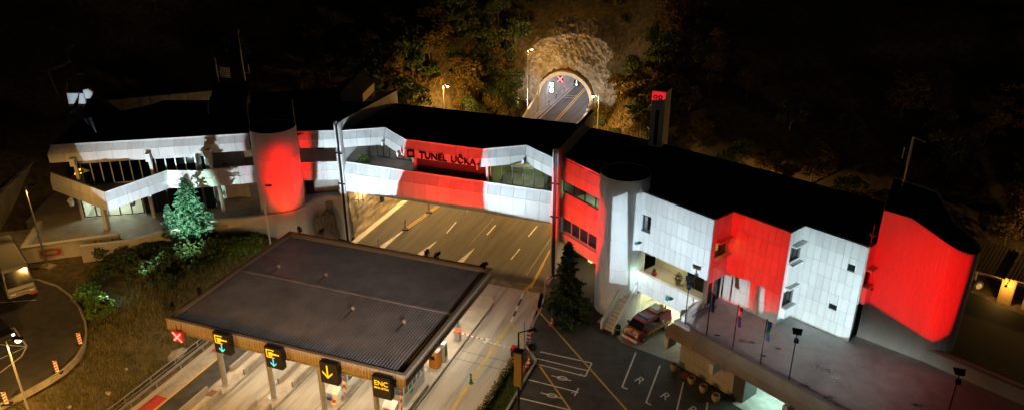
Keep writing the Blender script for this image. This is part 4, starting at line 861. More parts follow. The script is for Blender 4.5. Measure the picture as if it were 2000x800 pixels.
# overhead lane signs on the front fascia
AMB = mat('amber_led', (.05, .03, 0), emit=(1, .45, .01), estr=1.1); CYA = mat('cyan_led', (0, .05, .05), emit=(.1, .85, .75), estr=.9)
def vms(px, py, kind, lb, w=.78, h=.98):
    p = PV(px, py, (-47, 40.35), (-24, 40.35)); x, z = p[0], p[2]; t = thing('lane_sign', lb, 'sign', (x, 40.4, z-h), 'electronic lane signs on the toll canopy')
    MB().box(x-w, 40.35, z-h, x+w, 40.85, z+h).build('housing', BLACK, t); 
    for s_ in (-.5, .5): MB().box(x+s_-.04, 40.85, z+.1, x+s_+.04, 41.05, z+.2).build('bracket', DARK, t)
    y = 40.33
    def arrow(ax, az, sz, m):
        b = MB(); b.box(ax-.06*sz, y-.012, az-.5*sz, ax+.06*sz, y+.01, az+.6*sz)
        for s_ in (-1, 1): b.hexa([(ax, y-.013, az-.62*sz), (ax, y-.013, az-.42*sz), (ax+s_*.45*sz, y-.013, az+.02*sz), (ax+s_*.45*sz, y-.013, az-.14*sz)], [(ax, y+.01, az-.62*sz), (ax, y+.01, az-.42*sz), (ax+s_*.45*sz, y+.01, az+.02*sz), (ax+s_*.45*sz, y+.01, az-.14*sz)])
        b.build('lit_arrow', m, t)
    if kind == 'icon':
        b = MB()
        b.box(x-.62, y-.01, z+.72, x+.15, y+.01, z+.8); b.box(x-.62, y-.01, z+.02, x-.54, y+.01, z+.72); b.box(x-.54, y-.01, z+.02, x+.1, y+.01, z+.08)
        b.box(x-.4, y-.01, z+.3, x+.02, y+.01, z+.56); b.box(x+.02, y-.01, z+.34, x+.34, y+.01, z+.48); b.box(x+.38, y-.01, z+.36, x+.6, y+.01, z+.46); b.box(x-.4, y-.01, z+.14, x-.1, y+.01, z+.26)
        b.build('lit_icon', AMB, t); arrow(x-.05, z-.42, .62, CYA)
    elif kind == 'arrow': arrow(x-.1, z+.15, 1.0, AMB)
    else:
        for body, dz, sz in (('ENC', .42, .62), ('BINA ISTRA', -.02, .25)): text('lit_text', body, sz, AMB, t, facing(0, (x, y, z+dz)), .01)
    return t
vms(433, 671, 'icon', 'first dark lane sign from the left with amber card icon and cyan arrow'); vms(534, 699, 'icon', 'second lane sign with amber card icon and cyan arrow, right of the first')
vms(642, 729, 'arrow', 'lane sign showing one large amber down arrow'); vms(745, 757, 'enc', 'lane sign reading ENC in amber at the right canopy corner')
p = PV(348, 656, (-47, 40.6), (-24, 40.6)); signal('lane_signal', 'small red cross signal under the left canopy corner', (p[0], 40.5, p[2]), 'X', (1, .1, .08), .42, SREDM, .48)
# toll islands
ISL = mat('island_concrete', (.46, .41, .34), .85, var=.12, scale=2, dirt=(.2, .17, .14), dirt_amt=.6, dscale=.6)
for i, x in enumerate((-42.85, -37.72, -32.6, -27.0)):
    w = .85 if i < 3 else 1.25
    t = thing('toll_island', ['leftmost', 'second from left', 'third from left', 'rightmost'][i]+' raised concrete toll island under the canopy', 'island', (x, 46, 0), 'toll islands between the lanes')
    MB().prism([(x-w, 20), (x+w, 20), (x+w, 62.5), (x+w*.5, 64), (x-w*.5, 64), (x-w, 62.5)], -.02, .2).build('island_slab', ISL, t)
    for s_ in (-1, 1): MB().box(x+s_*w-.07, 20.1, .0, x+s_*w+.07, 62.3, .24).build('kerb', CONC, t)
    for a, c in ((43.5, 47.5), (36, 40.5)):
        for s_ in (-1, 1): MB().box(x+s_*(w-.12)-.09, a, .2, x+s_*(w-.12)+.09, c, .75).build('crash_barrier', CONC, t)
    if i == 0: MB().box(x-.55, 40.0, .2, x+.25, 40.8, .23).build('hatch_cover', mat('rusty_hatch', (.2, .11, .06), .8), t)
# booths
BW = mat('booth_panel', (.62, .64, .63), .5, var=.04); BG = glassmat('booth_glass', (.55, .65, .65))
for i, (x, y0, y1) in enumerate(((-32.6, 44.6, 48.6), (-27.15, 44.6, 48.3))):
    t = thing('toll_booth', ['grey toll booth on the third island', 'grey toll booth at the right canopy edge with a green sticker'][i], 'booth', (x, 46, .2), 'toll booths')
    F = frame((x+.62, y0), R(90)); L_ = y1-y0
    MB().box(x-.6, y0, .22, x+.6, y1, 1.3).build('lower_wall', BW, t); MB().box(x-.66, y0-.06, 2.55, x+.66, y1+.06, 2.75).build('roof', BW, t)
    for k in range(6):
        yy = y0+(L_-.1)*k/5
        for s_ in (-1, 1): MB().box(x+s_*.56-.05, yy, 1.3, x+s_*.56+.05, yy+.1, 2.55).build('mullion', BW, t)
    for s_ in (-1, 1):
        for k in range(5): MB().box(x+s_*.57-.01, y0+.1+(L_-.1)*k/5, 1.32, x+s_*.57+.01, y0+(L_-.1)*(k+1)/5, 2.53).build('pane', BG, t)
    MB().box(x-.55, y0-.01, 1.32, x+.55, y0+.01, 2.5).build('pane', BG, t)
    if i: MB().box(x+.6, y0+1.0, .8, x+.615, y0+1.6, 1.05).build('green_sticker', mat('green_sticker', (.05, .3, .12), .5), t)
    # ticket machine in front
    m = thing('ticket_machine', ['white ticket machine with blue sign before the third island booth', 'white ticket machine with blue sign before the right hand booth'][i], 'machine', (x, y0-1.6, .2), 'ticket machines')
    b = MB(); b.hexa([(x-.65, y0-1.9, .2), (x+.55, y0-1.9, .2), (x+.55, y0-.9, .2), (x-.65, y0-.9, .2)], [(x-.65, y0-1.6, 1.1), (x+.55, y0-1.6, 1.1), (x+.55, y0-.9, 1.5), (x-.65, y0-.9, 1.5)]); b.build('cabinet', REFL, m)
    MB().box(x-.3, y0-1.93, .65, x+.1, y0-1.75, .95).build('blue_sign', mat('sign_blue', (.03, .12, .5), .5), m); MB().box(x+.2, y0-1.93, .5, x+.42, y0-1.78, .72).build('red_sign', SREDM, m)
    for k in range(6): MB().tube((x+.75, y0-.8, .2+k*.38), (x+.75, y0-.8, .58+k*.38), .07).build('striped_post', SREDM if k % 2 else REFL, m)
# machines near the exit lane
t = thing('payment_kiosk', 'orange payment kiosk on the right island', 'kiosk', (-26.7, 50.6, .2)); MB().box(-27.1, 50.3, .2, -26.2, 51.0, 1.9).build('cabinet', mat('kiosk_orange', (.8, .28, .02), .5), t); MB().box(-27.15, 50.25, 1.9, -26.15, 51.05, 2.0).build('top', STEEL, t); MB().box(-26.95, 50.27, 1.1, -26.5, 50.3, 1.5).build('screen', DARK, t)
t = thing('info_kiosk', 'white and green information kiosk beside the orange kiosk', 'kiosk', (-26.4, 51.6, .2)); MB().box(-26.7, 51.3, .2, -26.0, 51.9, 2.2).build('cabinet', REFL, t); MB().box(-25.99, 51.35, .8, -25.96, 51.85, 1.9).build('green_panel', mat('green_panel', (.05, .25, .15), .5), t)
# barrier
def striped(parent, a, b, n, w=.06, m1=SREDM, m2=REFL):
    a, b = Vector(a), Vector(b)
    for i in range(n): MB().tube(a+(b-a)*i/n, a+(b-a)*(i+1)/n, w, w, 6).build('arm_stripe', m1 if i % 2 else m2, parent)
t = thing('lane_barrier', 'red and white striped lane barrier arm lowered across the exit lane', 'barrier', (-26.3, 55.2, .2)); MB().box(-26.7, 54.9, .2, -26.2, 55.5, 1.15).build('cabinet', STEEL, t); striped(t, (-26.4, 55.0, 1.2), (-23.4, 54.75, 1.15), 12); MB().box(-26.75, 54.85, 1.15, -26.15, 55.5, 1.25).build('cabinet_top', ORANGE, t)
t = thing('lane_barrier', 'white lowered barrier arm with red and grey cabinet by the flower bed', 'barrier', (-20.5, 54.6, 0)); MB().box(-20.7, 54.3, 0, -20.15, 54.9, .95).build('cabinet', DARK, t); MB().box(-20.72, 54.28, .95, -20.13, 54.92, 1.2).build('cabinet_top', SREDM, t); striped(t, (-20.6, 54.5, 1.05), (-23.2, 54.7, 1.05), 11, .05, REFL, mat('arm_grey', (.5, .48, .45), .6))
t = thing('sign_post', 'tall steel post with striped hazard plate and round lamp beside the barrier', 'post', (-19.7, 55.9, 0)); MB().tube((-19.9, 55.8, 0), (-19.9, 55.8, 3.3), .06).build('post', STEEL, t)
MB().box(-19.6, 55.7, 1.4, -19.25, 55.76, 2.7).build('hazard_plate', REFL, t)
for k in range(3): MB().box(-19.61, 55.68, 1.5+k*.42, -19.24, 55.697, 1.72+k*.42).build('stripe', SREDM, t)
MB().tube((-19.4, 55.8, 0), (-19.4, 55.8, 1.4), .05).build('post', STEEL, t); MB().tube((-19.0, 55.45, .95), (-19.0, 55.75, .95), .42, .42, 20).build('mirror_back', BLACK, t); MB().tube((-19.0, 55.7, 0), (-19.0, 55.7, .9), .05).build('post', STEEL, t)
# bollard on the yellow line
p = P(920, 747, 0); t = thing('bollard', 'green flexible bollard standing on the yellow line', 'bollard', p)
GB = mat('bollard_green', (.02, .16, .1), .5); MB().lathe((p[0], p[1], 0), [(.22, 0), (.22, .05), (.11, .08), (.11, .95), (.06, 1.0), (0, 1.0)], 14).build('body', GB, t)
for z in (.55, .78): MB().lathe((p[0], p[1], z), [(.114, 0), (.12, .01), (.12, .08), (.114, .09)], 14).build('ring', REFL, t)
# cones
def cone_proto(loc, lb):
    t = thing('traffic_cone', lb, 'cone', loc, 'orange traffic cones'); x, y, z = loc
    MB().box(x-.24, y-.24, z, x+.24, y+.24, z+.05).build('base', ORANGE, t)
    zz = [.05, .25, .38, .55, .66, .8]; rr = lambda h: .19-.165*h/.85
    for k in range(5): MB().lathe((x, y, z), [(rr(zz[k]), zz[k]), (rr(zz[k+1]), zz[k+1])]+([(0, zz[k+1])] if k == 4 else []), 14).build('band' if k % 2 else 'cone_section', REFL if k % 2 else ORANGE, t)
    return t
cones = [((1037, 646), 'traffic cone standing on the asphalt edge right of the hazard plate'), ((1078, 634), 'traffic cone at the left foot of the dark conifer'), ((1113, 637), 'traffic cone on the concrete slab before the dark conifer'), ((1022, 726), 'leftmost cone of the cluster on the flower bed kerb'), ((1029, 720), 'middle cone of the cluster on the flower bed kerb'), ((1033, 712), 'rear cone of the cluster on the flower bed kerb'), ((1072, 545), 'traffic cone at the foot of the right cross wall'), ((917, 606), 'traffic cone on the island tip at the right canopy edge')]
c0 = None
for (x, y), lb in cones:
    p = P(x, y, .02)
    if c0 is None: c0 = cone_proto(tuple(p), lb); c0.scale = (1.15,)*3
    else: inst(c0, p, lb)
# hazard beacons on the road and by the car park
def beacon(loc, lb, rz, grp):
    t = thing('hazard_beacon', lb, 'beacon', loc, grp); x, y, z = loc
    MB().box(x-.4, y-.2, z, x+.4, y+.2, z+.1).build('foot', RUBBER, t); MB().box(x-.16, y-.03, z+.1, x+.16, y+.03, z+1.25).build('plate', REFL, t)
    for k in range(4):
        b = MB(); zz = z+.2+k*.27; b.hexa([(x-.15, y-.045, zz), (x+.15, y-.045, zz+.16), (x+.15, y+.045, zz+.16), (x-.15, y+.045, zz)], [(x-.15, y-.045, zz+.12), (x+.15, y-.045, zz+.28), (x+.15, y+.045, zz+.28), (x-.15, y+.045, zz+.12)]); b.build('red_stripe', SREDM, t)
    t.rotation_euler = (0, 0, rz); MB().tube((x, y, z+1.25), (x, y, z+1.4), .05).build('top_knob', RUBBER, t); return t
bz = beacon(tuple(P(792, 448, 0)), 'hazard beacon on the double yellow line, middle of the three under the bridge', R(10), 'hazard beacons on the road')
inst(bz, P(838, 415, 0), 'hazard beacon on the double yellow line, farthest under the bridge'); inst(bz, P(740, 486, 0), 'hazard beacon nearest the canopy edge')
for (x, y), lb, rz in (((158, 672), 'striped hazard beacon at the upper end of the car park kerb', R(40)), ((113, 727), 'striped hazard beacon midway along the curved car park kerb', R(25)), ((14, 789), 'striped hazard beacon at the lower left corner kerb', R(30))):
    c = inst(bz, P(x, y, LOT_Z), lb, rz, .95); c['group'] = 'hazard beacons by the car park'
# flower bed
lawn = struct(MB().prism([(-20.15, 30), (-18.5, 30), (-18.5, 54.6), (-19.2, 55.6), (-20.15, 54.2)], -.02, .1).build('flower_bed', SOIL))
MB().prism([(-18.5, 30), (-18.3, 30), (-18.3, 54.8), (-19.2, 55.9), (-19.3, 55.65), (-18.5, 54.6)], -.02, .17).build('kerb', CONC, lawn)
def blades(n, fn, h, m, name, w=.03):
    v = []; f = []
    for i in range(n):
        x, y, z = fn(); a = random.random()*6.28; hh = h*random.uniform(.5, 1.3); dx, dy = math.cos(a)*w, math.sin(a)*w; lx_, ly_ = random.uniform(-.5, .5)*hh, random.uniform(-.5, .5)*hh
        k = len(v); v += [(x-dx, y-dy, z), (x+dx, y+dy, z), (x+lx_, y+ly_, z+hh)]; f.append((k, k+1, k+2))
    q = MB(); q.v = v; q.f = f; return q.build(name, m)
stuff(blades(9000, lambda: (random.uniform(-20.1, -18.55), random.uniform(40, 54.6), .09), .14, FL_LAWN, 'lawn_grass', .025), 'short green lawn grass of the flower bed strip', 'grass')
def leafcloud(n, fn, size, up=.3):
    c = np.array([fn() for _ in range(n)]); nrm = rng.normal(size=(n, 3)); nrm[:, 2] += up; nrm /= np.linalg.norm(nrm, axis=1)[:, None]
    t = np.cross(nrm, rng.normal(size=(n, 3))); t /= np.linalg.norm(t, axis=1)[:, None]; b = np.cross(nrm, t); s = size*rng.uniform(.6, 1.4, (n, 1))
    v = np.stack([c-t*s, c-b*s*.5, c+t*s, c+b*s*.5], 1).reshape(-1, 3); q = MB(); q.v = [tuple(p) for p in v]; q.f = [(4*i, 4*i+1, 4*i+2, 4*i+3) for i in range(n)]; return q
def gball(c, r):
    def f():
        d = rng.normal(size=3); d /= np.linalg.norm(d); k = rng.uniform(.55, 1.05); return (c[0]+d[0]*r[0]*k, c[1]+d[1]*r[1]*k, c[2]+abs(d[2])*r[2]*k)
    return f
for i in range(9):
    y = 54.0-i*1.75; lb = 'flower box of white blooms, '+['first', 'second', 'third', 'fourth', 'fifth', 'sixth', 'seventh', 'eighth', 'ninth'][i]+' along the bed from the barrier cabinet'
    t = thing('flower_box', lb, 'planter', (-20.3, y-.7, 0), 'flower boxes along the exit lane'); MB().box(-20.55, y-1.5, 0, -20.1, y-.05, .35).build('box', mat('planter_brown', (.14, .08, .05), .8), t)
    leafcloud(220, gball((-20.32, y-.78, .3), (.36, .8, .5)), .09).build('foliage', FL_LAWN, t); leafcloud(150, gball((-20.32, y-.78, .34), (.38, .82, .52)), .06).build('blossoms', FL_FLW, t)
# guard rails on the left verge
for i, (x, h, lb) in enumerate(((-48.35, .75, 'nearer steel guard rail along the left verge'), (-48.9, 1.0, 'steel handrail behind the guard rail on the left verge'))):
    t = thing('guard_rail', lb, 'guard rail', (x, 45, 0))
    if i == 0:
        b = MB()
        for z0, z1, o in ((.45, .55, 0), (.55, .62, .06), (.62, .72, 0)): b.box(x-.03-o, 24, z0, x+.03-o, 60, z1)
        b.build('rail_beam', STEEL, t)
    else:
        b = MB()
        for z in (.5, .95): b.tube((x, 24, z), (x, 60, z), .04)
        b.build('rail_tube', STEEL, t)
    for k in range(13): MB().box(x-.05, 25+k*2.9, -.1, x+.05, 25.1+k*2.9, h-.05).build('post', STEEL, t)

# ================================================================ PROJECTORS AND LAMPS
def projector(loc, aim, lb, pole=.5):
    x, y, z = (float(c) for c in loc); t = thing('projector', lb, 'projector', (x, y, z), 'theatre projectors on the canopy edge'); a = math.atan2(aim[1]-y, aim[0]-x); c_, s_ = math.cos(a), math.sin(a)
    MB().tube((x, y, z), (x, y, z+pole*.5), .06).build('stand', BLACK, t)
    F = frame((x, y), a-math.pi/2)
    b = MB()
    for q in (-.24, .2): b.fbox(F, q, q+.04, -.06, .06, z+pole*.45, z+pole*.45+.5)
    b.fbox(F, -.24, .24, -.06, .06, z+pole*.4, z+pole*.45); b.build('yoke', BLACK, t)
    zc = z+pole*.45+.32; MB().tube((x-c_*.35, y-s_*.35, zc-.05), (x+c_*.28, y+s_*.28, zc+.04), .17, .19, 12).build('body', BLACK, t); MB().tube((x+c_*.28, y+s_*.28, zc+.04), (x+c_*.4, y+s_*.4, zc+.06), .15, .15, 12).build('lens', DARK, t)
    return (x+c_*.5, y+s_*.5, zc+.08)
def on(x, y, z=6.62): return P(x, y+4, z)
pj1 = projector(on(586, 452), TLC, 'leftmost projector on the rear canopy edge near the back corner')
pj2 = projector(on(628, 456), (-42, 70), 'second projector on the rear canopy edge before the rock')
pj3 = projector(on(834, 497), (-34, 70), 'left projector of the pair midway on the rear canopy edge')
pj4 = projector(on(854, 502), (-26, 70), 'right projector of the pair midway on the rear canopy edge')
pj5 = projector(on(945, 522), (-17, 68), 'projector at the rear right canopy corner')
pj7 = projector(on(337, 603), (-60, 57), 'projector at the front left canopy corner'); projector(on(391, 573), (-60, 57), 'projector on the left canopy edge near the front')
pg = (-57.2, 43.6); pj6 = projector((*pg, ground_z(*pg)-.05), (-64, 60), 'ground projector hidden in shrubs above the car park kerb', 1.8)
yb = 70.1; YA, YB = (-48, yb), (-21, yb)
pv = lambda pts, a=YA, b=YB: [tuple(PV(x, y, a, b)) for x, y in pts]
beam('beam_white', pj2, COOL, 2.8, [pv([(622, 244), (700, 240), (789, 262), (790, 300), (773, 382), (617, 374)])], soft=.012)
beam('beam_red', pj3, REDB, 2.6, [pv([(790, 264), (944, 284), (940, 330), (952, 340), (947, 407), (772, 382), (779, 330)])], soft=.012)
beam('beam_white', pj4, COOL, 2.7, [pv([(944, 284), (1032, 274), (1092, 300), (1086, 436), (947, 408), (938, 330)])], soft=.012)
# red drum tower on the left, with the strip of the link beside it
td = Vector((pj1[0]-TLC[0], pj1[1]-TLC[1], 0)).normalized(); tq = Vector((-td.y, td.x, 0)); tcn = Vector((*TLC, 0))+td*2.2
el = [tuple(tcn+tq*(2.5*math.cos(t)+.1)+Vector((0, 0, 9.8+4.7*math.sin(t)))) for t in [2*math.pi*i/18 for i in range(18)]]
beam('beam_red', pj1, REDL, 4.2, [el], soft=.13)
beam('beam_red', pj1, REDL, 2.0, [pv([(583, 255), (606, 253), (608, 350), (583, 350)], *lk)], soft=.02)
beam('beam_red', (pj1[0]+.3, pj1[1], pj1[2]), REDL, .16, [[tuple(tcn+tq*a+Vector((0, 0, z))) for a, z in ((-4, 4.5), (4, 4.5), (4, 14.5), (-4, 14.5))]], soft=.15)
# right red front with the drum's left flank
tr = lambda a, z: (TRC[0]+2.42*math.cos(R(a)), TRC[1]+2.42*math.sin(R(a)), z)
beam('beam_red', pj5, REDL, 2.8, [pv([(1093, 300), (1172, 337), (1166, 526), (1092, 455)], RFa, RFb)+[tr(222, 12.6), tr(236, 12.0), tr(236, 5.2), tr(222, 4.0)]], soft=.03)
beam('beam_red', (pj5[0], pj5[1], pj5[2]+.2), (1, .02, .04), 1.6, [[Fh(-.05, .05, 18.05), Fh(1.55, .05, 18.05), Fh(1.55, .05, 19.7), Fh(-.05, .05, 19.7)]], soft=.002)
# masts in the forecourt (behind the lower edge of the picture) that light the right wing
def mast(loc, h, lb):
    x, y, z = loc; t = thing('light_mast', lb, 'mast', loc, 'projector masts in the forecourt'); MB().tube((x, y, z), (x, y, h), .12, .08, 10).build('pole', STEEL, t); MB().box(x-.9, y-.25, h-.1, x+.9, y+.25, h).build('cross_arm', DARK, t); MB().box(x-.4, y-.4, 0, x+.4, y+.4, .3).build('footing', CONC, t)
    for q in (-.6, 0, .6): MB().box(x+q-.18, y-.3, h, x+q+.18, y+.25, h+.4).build('projector_body', BLACK, t)
    return (x, y+.4, h+.2)
m1 = mast((-7.0, 28.0, 0), 15.0, 'projector mast in the forecourt on the parking lot'); m2 = mast((9.0, 33.0, 0), 8.6, 'projector mast in the forecourt below the porch terrace')
terq = [FT(.5, -.6, PAT_Z), FT(19, -.6, PAT_Z), (14, 60.3, PAT_Z), (7.7, 60.8, PAT_Z), (-4.6, 63.2, PAT_Z)]
beam('terrace_fill', (m1[0], m1[1], m1[2]+.5), (.85, 1, .95), 1.0, [terq], soft=.03, size=2.5)  # added fill in place of light bounced off the white walls
beam('roof_fill', (m1[0]-.6, m1[1], m1[2]+.2), (.97, .96, 1), 1.3, [[(CX0, CY0, 6.2), (CX1, CY0, 6.2), (CX1, CY1, 6.2), (CX0, CY1, 6.2)]], soft=.01)  # added fill light to brighten the canopy roof, in place of bounce
rect = lambda F, s0, s1, z0, z1, d=.06: [F(s0, d, z0), F(s1, d, z0), F(s1, d, z1), F(s0, d, z1)]
beam('beam_white', m1, COOL, 2.3, [rect(F1, -.05, L1+.02, 7.45, 13.56), rect(F1, -.05, L1-.5, 2.9, 5.2)], soft=.0015)
beam('drum_fill', (m1[0]-.5, m1[1], m1[2]+.2), (.85, .95, 1), .2, [[(-16.2, 64.4, 0), (-11.2, 64.4, 0), (-11.2, 64.4, 14.2), (-16.2, 64.4, 14.2)]], soft=.03, size=.6)  # added soft fill that lifts the drum around its white strip
tp_ = lambda pts: pv(pts, (-15.2, 64.75), (-12.0, 64.75))
beam('beam_white', (m1[0]-.5, m1[1], m1[2]), COOL, 1.9, [tp_([(1197, 384), (1226, 373), (1226, 556), (1190, 549)])], soft=.0015)
p1 = pv([(1409, 533), (1465, 547), (1460, 600), (1403, 578)], R2A, R2B); p2 = pv([(1484, 557), (1493, 559), (1490, 612), (1481, 608)], R2A, R2B)
beam('beam_red', (m1[0]+.6, m1[1], m1[2]), REDL, 2.0, [[S1F(.0, .02, 7.0), S1F(0, .02, 13.55)]+pv([(1432, 412), (1547, 454), (1524, 612), (1465, 602), (1405, 585)], R2A, R2B)], [p1, p2], soft=.0015)
beam('beam_white', (m2[0]-.3, m2[1], m2[2]), (.95, .92, .95), 1.7, [p1], soft=.003); beam('beam_white', (m2[0]-.35, m2[1], m2[2]), (.95, .9, .92), 1.7, [p2], soft=.003)
beam('beam_white', (m2[0]-.6, m2[1], m2[2]), (.74, .93, .98), 2.3, [[S2F(0, .05, 13.55), S2F(0, .05, 5.0)]+pv([(1572, 441), (1699, 483), (1668, 640), (1658, 658), (1640, 656), (1615, 642), (1590, 622), (1565, 602), (1545, 587)], W3A, W3B)], soft=.003)
arcp = lambda g_, z: (ccen[0]+1.97*math.cos(a_0+R(g_)), ccen[1]+1.97*math.sin(a_0+R(g_)), z)
zt_ = lambda g_: ztop(arcp(g_, 0))-.05
beam('beam_red', (m2[0]+.5, m2[1], m2[2]), REDL, 2.0, [[W3B+(13.5,), S3F(.2, .1, 8.4)]+pv([(1722, 406), (1782, 427), (1850, 474), (1852, 661), (1810, 655), (1770, 632), (1735, 600), (1705, 560)], ca, cb)+[arcp(25, zt_(25)), arcp(48, zt_(48)), arcp(62, zt_(62)), arcp(64, 10.2), arcp(58, 8.6), arcp(45, 7.3), arcp(25, 6.5)]], soft=.006)
# left wing
beam('beam_white', pj6, (.80, .92, 1.0), 2.1, [[FLW(2.6, .1, 14.1), FLW(LL-.7, .1, 14.1), FLW(LL-.7, .1, 10.6), FLW(3.4, .1, 10.9)], [(-56.9, 65.6, 7.4), (-56.9, 65.6, 10.3), (-61.7, 62.2, 7.6), (-66.6, 53.85, 7.9), (-66.6, 53.85, 10.25), FLW(16, .3, 6.2)]], soft=.012)
TREE_L = (-59.6, 57.9, ground_z(-59.6, 57.9)-.1)
crown_ = [(TREE_L[0]+1.9*math.cos(t), TREE_L[1]+1.6*math.cos(t), 6.9+3.9*math.sin(t)) for t in [2*math.pi*i/14 for i in range(14)]]
beam('beam_green', pj7, GRN, 4.5, [crown_], soft=.03); beam('beam_green', (pj6[0]+.2, pj6[1], pj6[2]+.2), GRN, 1.4, [crown_], soft=.03)
lamp('spill', (pj6[0]+.1, pj6[1]-.1, pj6[2]+.1), (.7, 1, .85), 90, .1)

for pos, adds, lb in ((FLW(5, -1.2, 14.2), GF, 'small added fill light on the left wing roof brightening the white gable frames'),):  # light source added on the roof only to brighten the gable frames
    t = thing('added_roof_light', lb, 'floodlight', (pos[0], pos[1], 13.72)); MB().box(pos[0]-.15, pos[1]-.15, 13.72, pos[0]+.15, pos[1]+.15, 14.1).build('housing', BLACK, t)
    beam('beam_white', pos, COOL, 1.3, [list(a) for a in adds], soft=.01)
def street_lamp(name, loc, h, arm, lb, W=0, col=SOD, cone=174, m=STEEL, glow=14, grp='street lamps', wide=False):
    x, y, z = (float(c) for c in loc); t = thing(name, lb, 'street lamp', (x, y, z), grp); ax, ay = arm
    MB().tube((x, y, z), (x, y, z+h-.1), .11, .065, 10).build('pole', m, t); MB().tube((x, y, z+h-.12), (x+ax, y+ay, z+h+.05), .045).build('arm', m, t)
    l = math.hypot(ax, ay); ux, uy = ax/l, ay/l; hx, hy = x+ax, y+ay
    b = MB(); b.hexa([(hx-uy*.1, hy+ux*.1, z+h), (hx+ux*.7-uy*.16, hy+uy*.7+ux*.16, z+h+.03), (hx+ux*.7+uy*.16, hy+uy*.7-ux*.16, z+h+.03), (hx+uy*.1, hy-ux*.1, z+h)], [(hx-uy*.08, hy+ux*.08, z+h+.14), (hx+ux*.62-uy*.1, hy+uy*.62+ux*.1, z+h+.2), (hx+ux*.62+uy*.1, hy+uy*.62-ux*.1, z+h+.2), (hx+uy*.08, hy-ux*.08, z+h+.14)])
    hd = b.build('lamp_head', DARK, t)
    if W:
        g_ = mat('sodium_glow', (1, .6, .3), emit=(1, .62, .22), estr=glow); bb = MB(); bb.lathe((hx+ux*.35, hy+uy*.35, z+h-.14), [(0, -.1), (.14, -.06), (.2, .04), (.17, .15)], 12); bb.build('lamp_bowl', g_, hd, smooth=True)
        lamp('street_light', (hx+ux*.35, hy+uy*.35, z+h-.38), col, W, .15, 'POINT' if wide else 'SPOT', (hx+ux*.8, hy+uy*.8, z), cone, .22)
    return t
hp = P(25, 662, 12.0); hz_ = ground_z(hp[0]-.5, hp[1]-.2)-.1; street_lamp('street_lamp', (hp[0]-.5, hp[1]-.2, hz_), 12.0-hz_, (.5, .2), 'glowing street lamp at the lower left corner by the car park', 1700)
lp = P(93, 519, LOT_Z); t = street_lamp('street_lamp', (lp[0], lp[1], 3.8), 9.0, (.35, .2), 'tall lamp pole before the emblem wall at the left'); lamp('street_light', (lp[0]+.5, lp[1]+.3, 12.5), SOD, 650, .12, 'SPOT', (lp[0]+1, lp[1]+3, 4), 172, .3); MB().box(lp[0]-.7, lp[1]-.5, 3.5, lp[0]+.7, lp[1]+.5, 3.86).build('footing', PAVE, t)
lp = P(529, 482, 2.2); street_lamp('street_lamp', (lp[0], lp[1], ground_z(lp[0], lp[1])-.05), zat(362, lp)-ground_z(lp[0], lp[1]), (.45, .1), 'white lit lamp pole before the red drum tower', m=REFL)
for (x, y, z, h, ax, ay, W, lb) in ((-51.2, 105.0, ground_z(-51.2, 105)-.1, 0, .6, -.2, 2600, 'glowing street lamp among the trees left of the tunnel road'), (-43.6, 123.4, 0, 12.2, .3, .3, 950, 'tallest glowing street lamp standing left of the tunnel arch'), (-26.6, 107.3, ground_z(-26.6, 107.3)-.1, 0, -.5, -.2, 2600, 'glowing street lamp right of the tunnel road')):
    h = h or 10.0-z; street_lamp('street_lamp', (x, y, z), h, (ax, ay), lb, W, wide=True)
street_lamp('street_lamp', (-47.0, 90.0, 0), 10.2, (.8, -.2), 'street lamp behind the left end of the bridge', 7000, (1, .57, .18)); street_lamp('street_lamp', (-24.5, 90.0, 0), 10.2, (-.8, -.2), 'street lamp behind the right end of the bridge', 7500, (1, .57, .18))
street_lamp('street_lamp', (-50.5, 20.5, .8), 11, (1.2, .6), 'approach road lamp at the far left of the plaza', 5500); street_lamp('street_lamp', (-28.5, 25.5, 0), 11, (-.6, 1.2), 'approach road lamp before the toll lanes', 7000)
street_lamp('street_lamp', (-6, 90, ground_z(-6, 90)-.1), 7.0-ground_z(-6, 90), (.6, .3), 'street lamp behind the right wing roof', 2800); street_lamp('street_lamp', (-79, 83.5, ground_z(-79, 83.5)-.1), 9.0-ground_z(-79, 83.5), (.3, .6), 'courtyard lamp behind the left wing roof', 1800, (1, .85, .7))
street_lamp('street_lamp', (31, 80.5, ground_z(31, 80.5)-.1), 6.0, (-.6, -.3), 'street lamp beyond the shed past the right edge', 1300, wide=True)
# warm lamps fixed under the bridge by the left wall
for y in (73.5, 80.5):
    t = thing('wall_lamp', 'warm lamp under the bridge at the %s of the stone wall' % ('near end' if y < 75 else 'far end'), 'lamp', (-46.6, y, 6.3)); MB().box(-46.9, y-.3, 6.3, -46.4, y+.3, 6.5).build('housing', DARK, t); MB().box(-46.85, y-.25, 6.27, -46.45, y+.25, 6.298).build('lens', mat('canopy_glow', (.5, .5, .5)), t)
    lamp('wall_light', (-46.4, y, 6.15), (1, .66, .30), 480, .12)
area('recess_light', Fq(3, -2.6, 3.6), (1, .75, .4), 60, 1.2, .4)
t = thing('rock_fill_box', 'small added fill light at the foot of the tunnel rock face', 'lamp', (-44.2, 120.2, 0)); MB().box(-44.5, 119.9, 0, -43.9, 120.4, 2.5).build('housing', BLACK, t)  # pair of added fill lights with housings, put in to brighten the rock
lamp('rock_fill_light', (-44.2, 120.5, 2.6), (1, .88, .72), 1100, .15, 'SPOT', (-40, 131, 10), 120, .8); lamp('rock_fill_light', (-31.6, 120.0, 2.6), (1, .88, .72), 1400, .15, 'SPOT', (-35, 131, 10), 120, .8)
t = thing('rock_fill_box', 'added fill light on the right foot of the rock face beside the tunnel', 'lamp', (-31.6, 119.7, 0)); MB().box(-31.9, 119.4, -.1, -31.3, 119.9, 2.5).build('housing', BLACK, t)
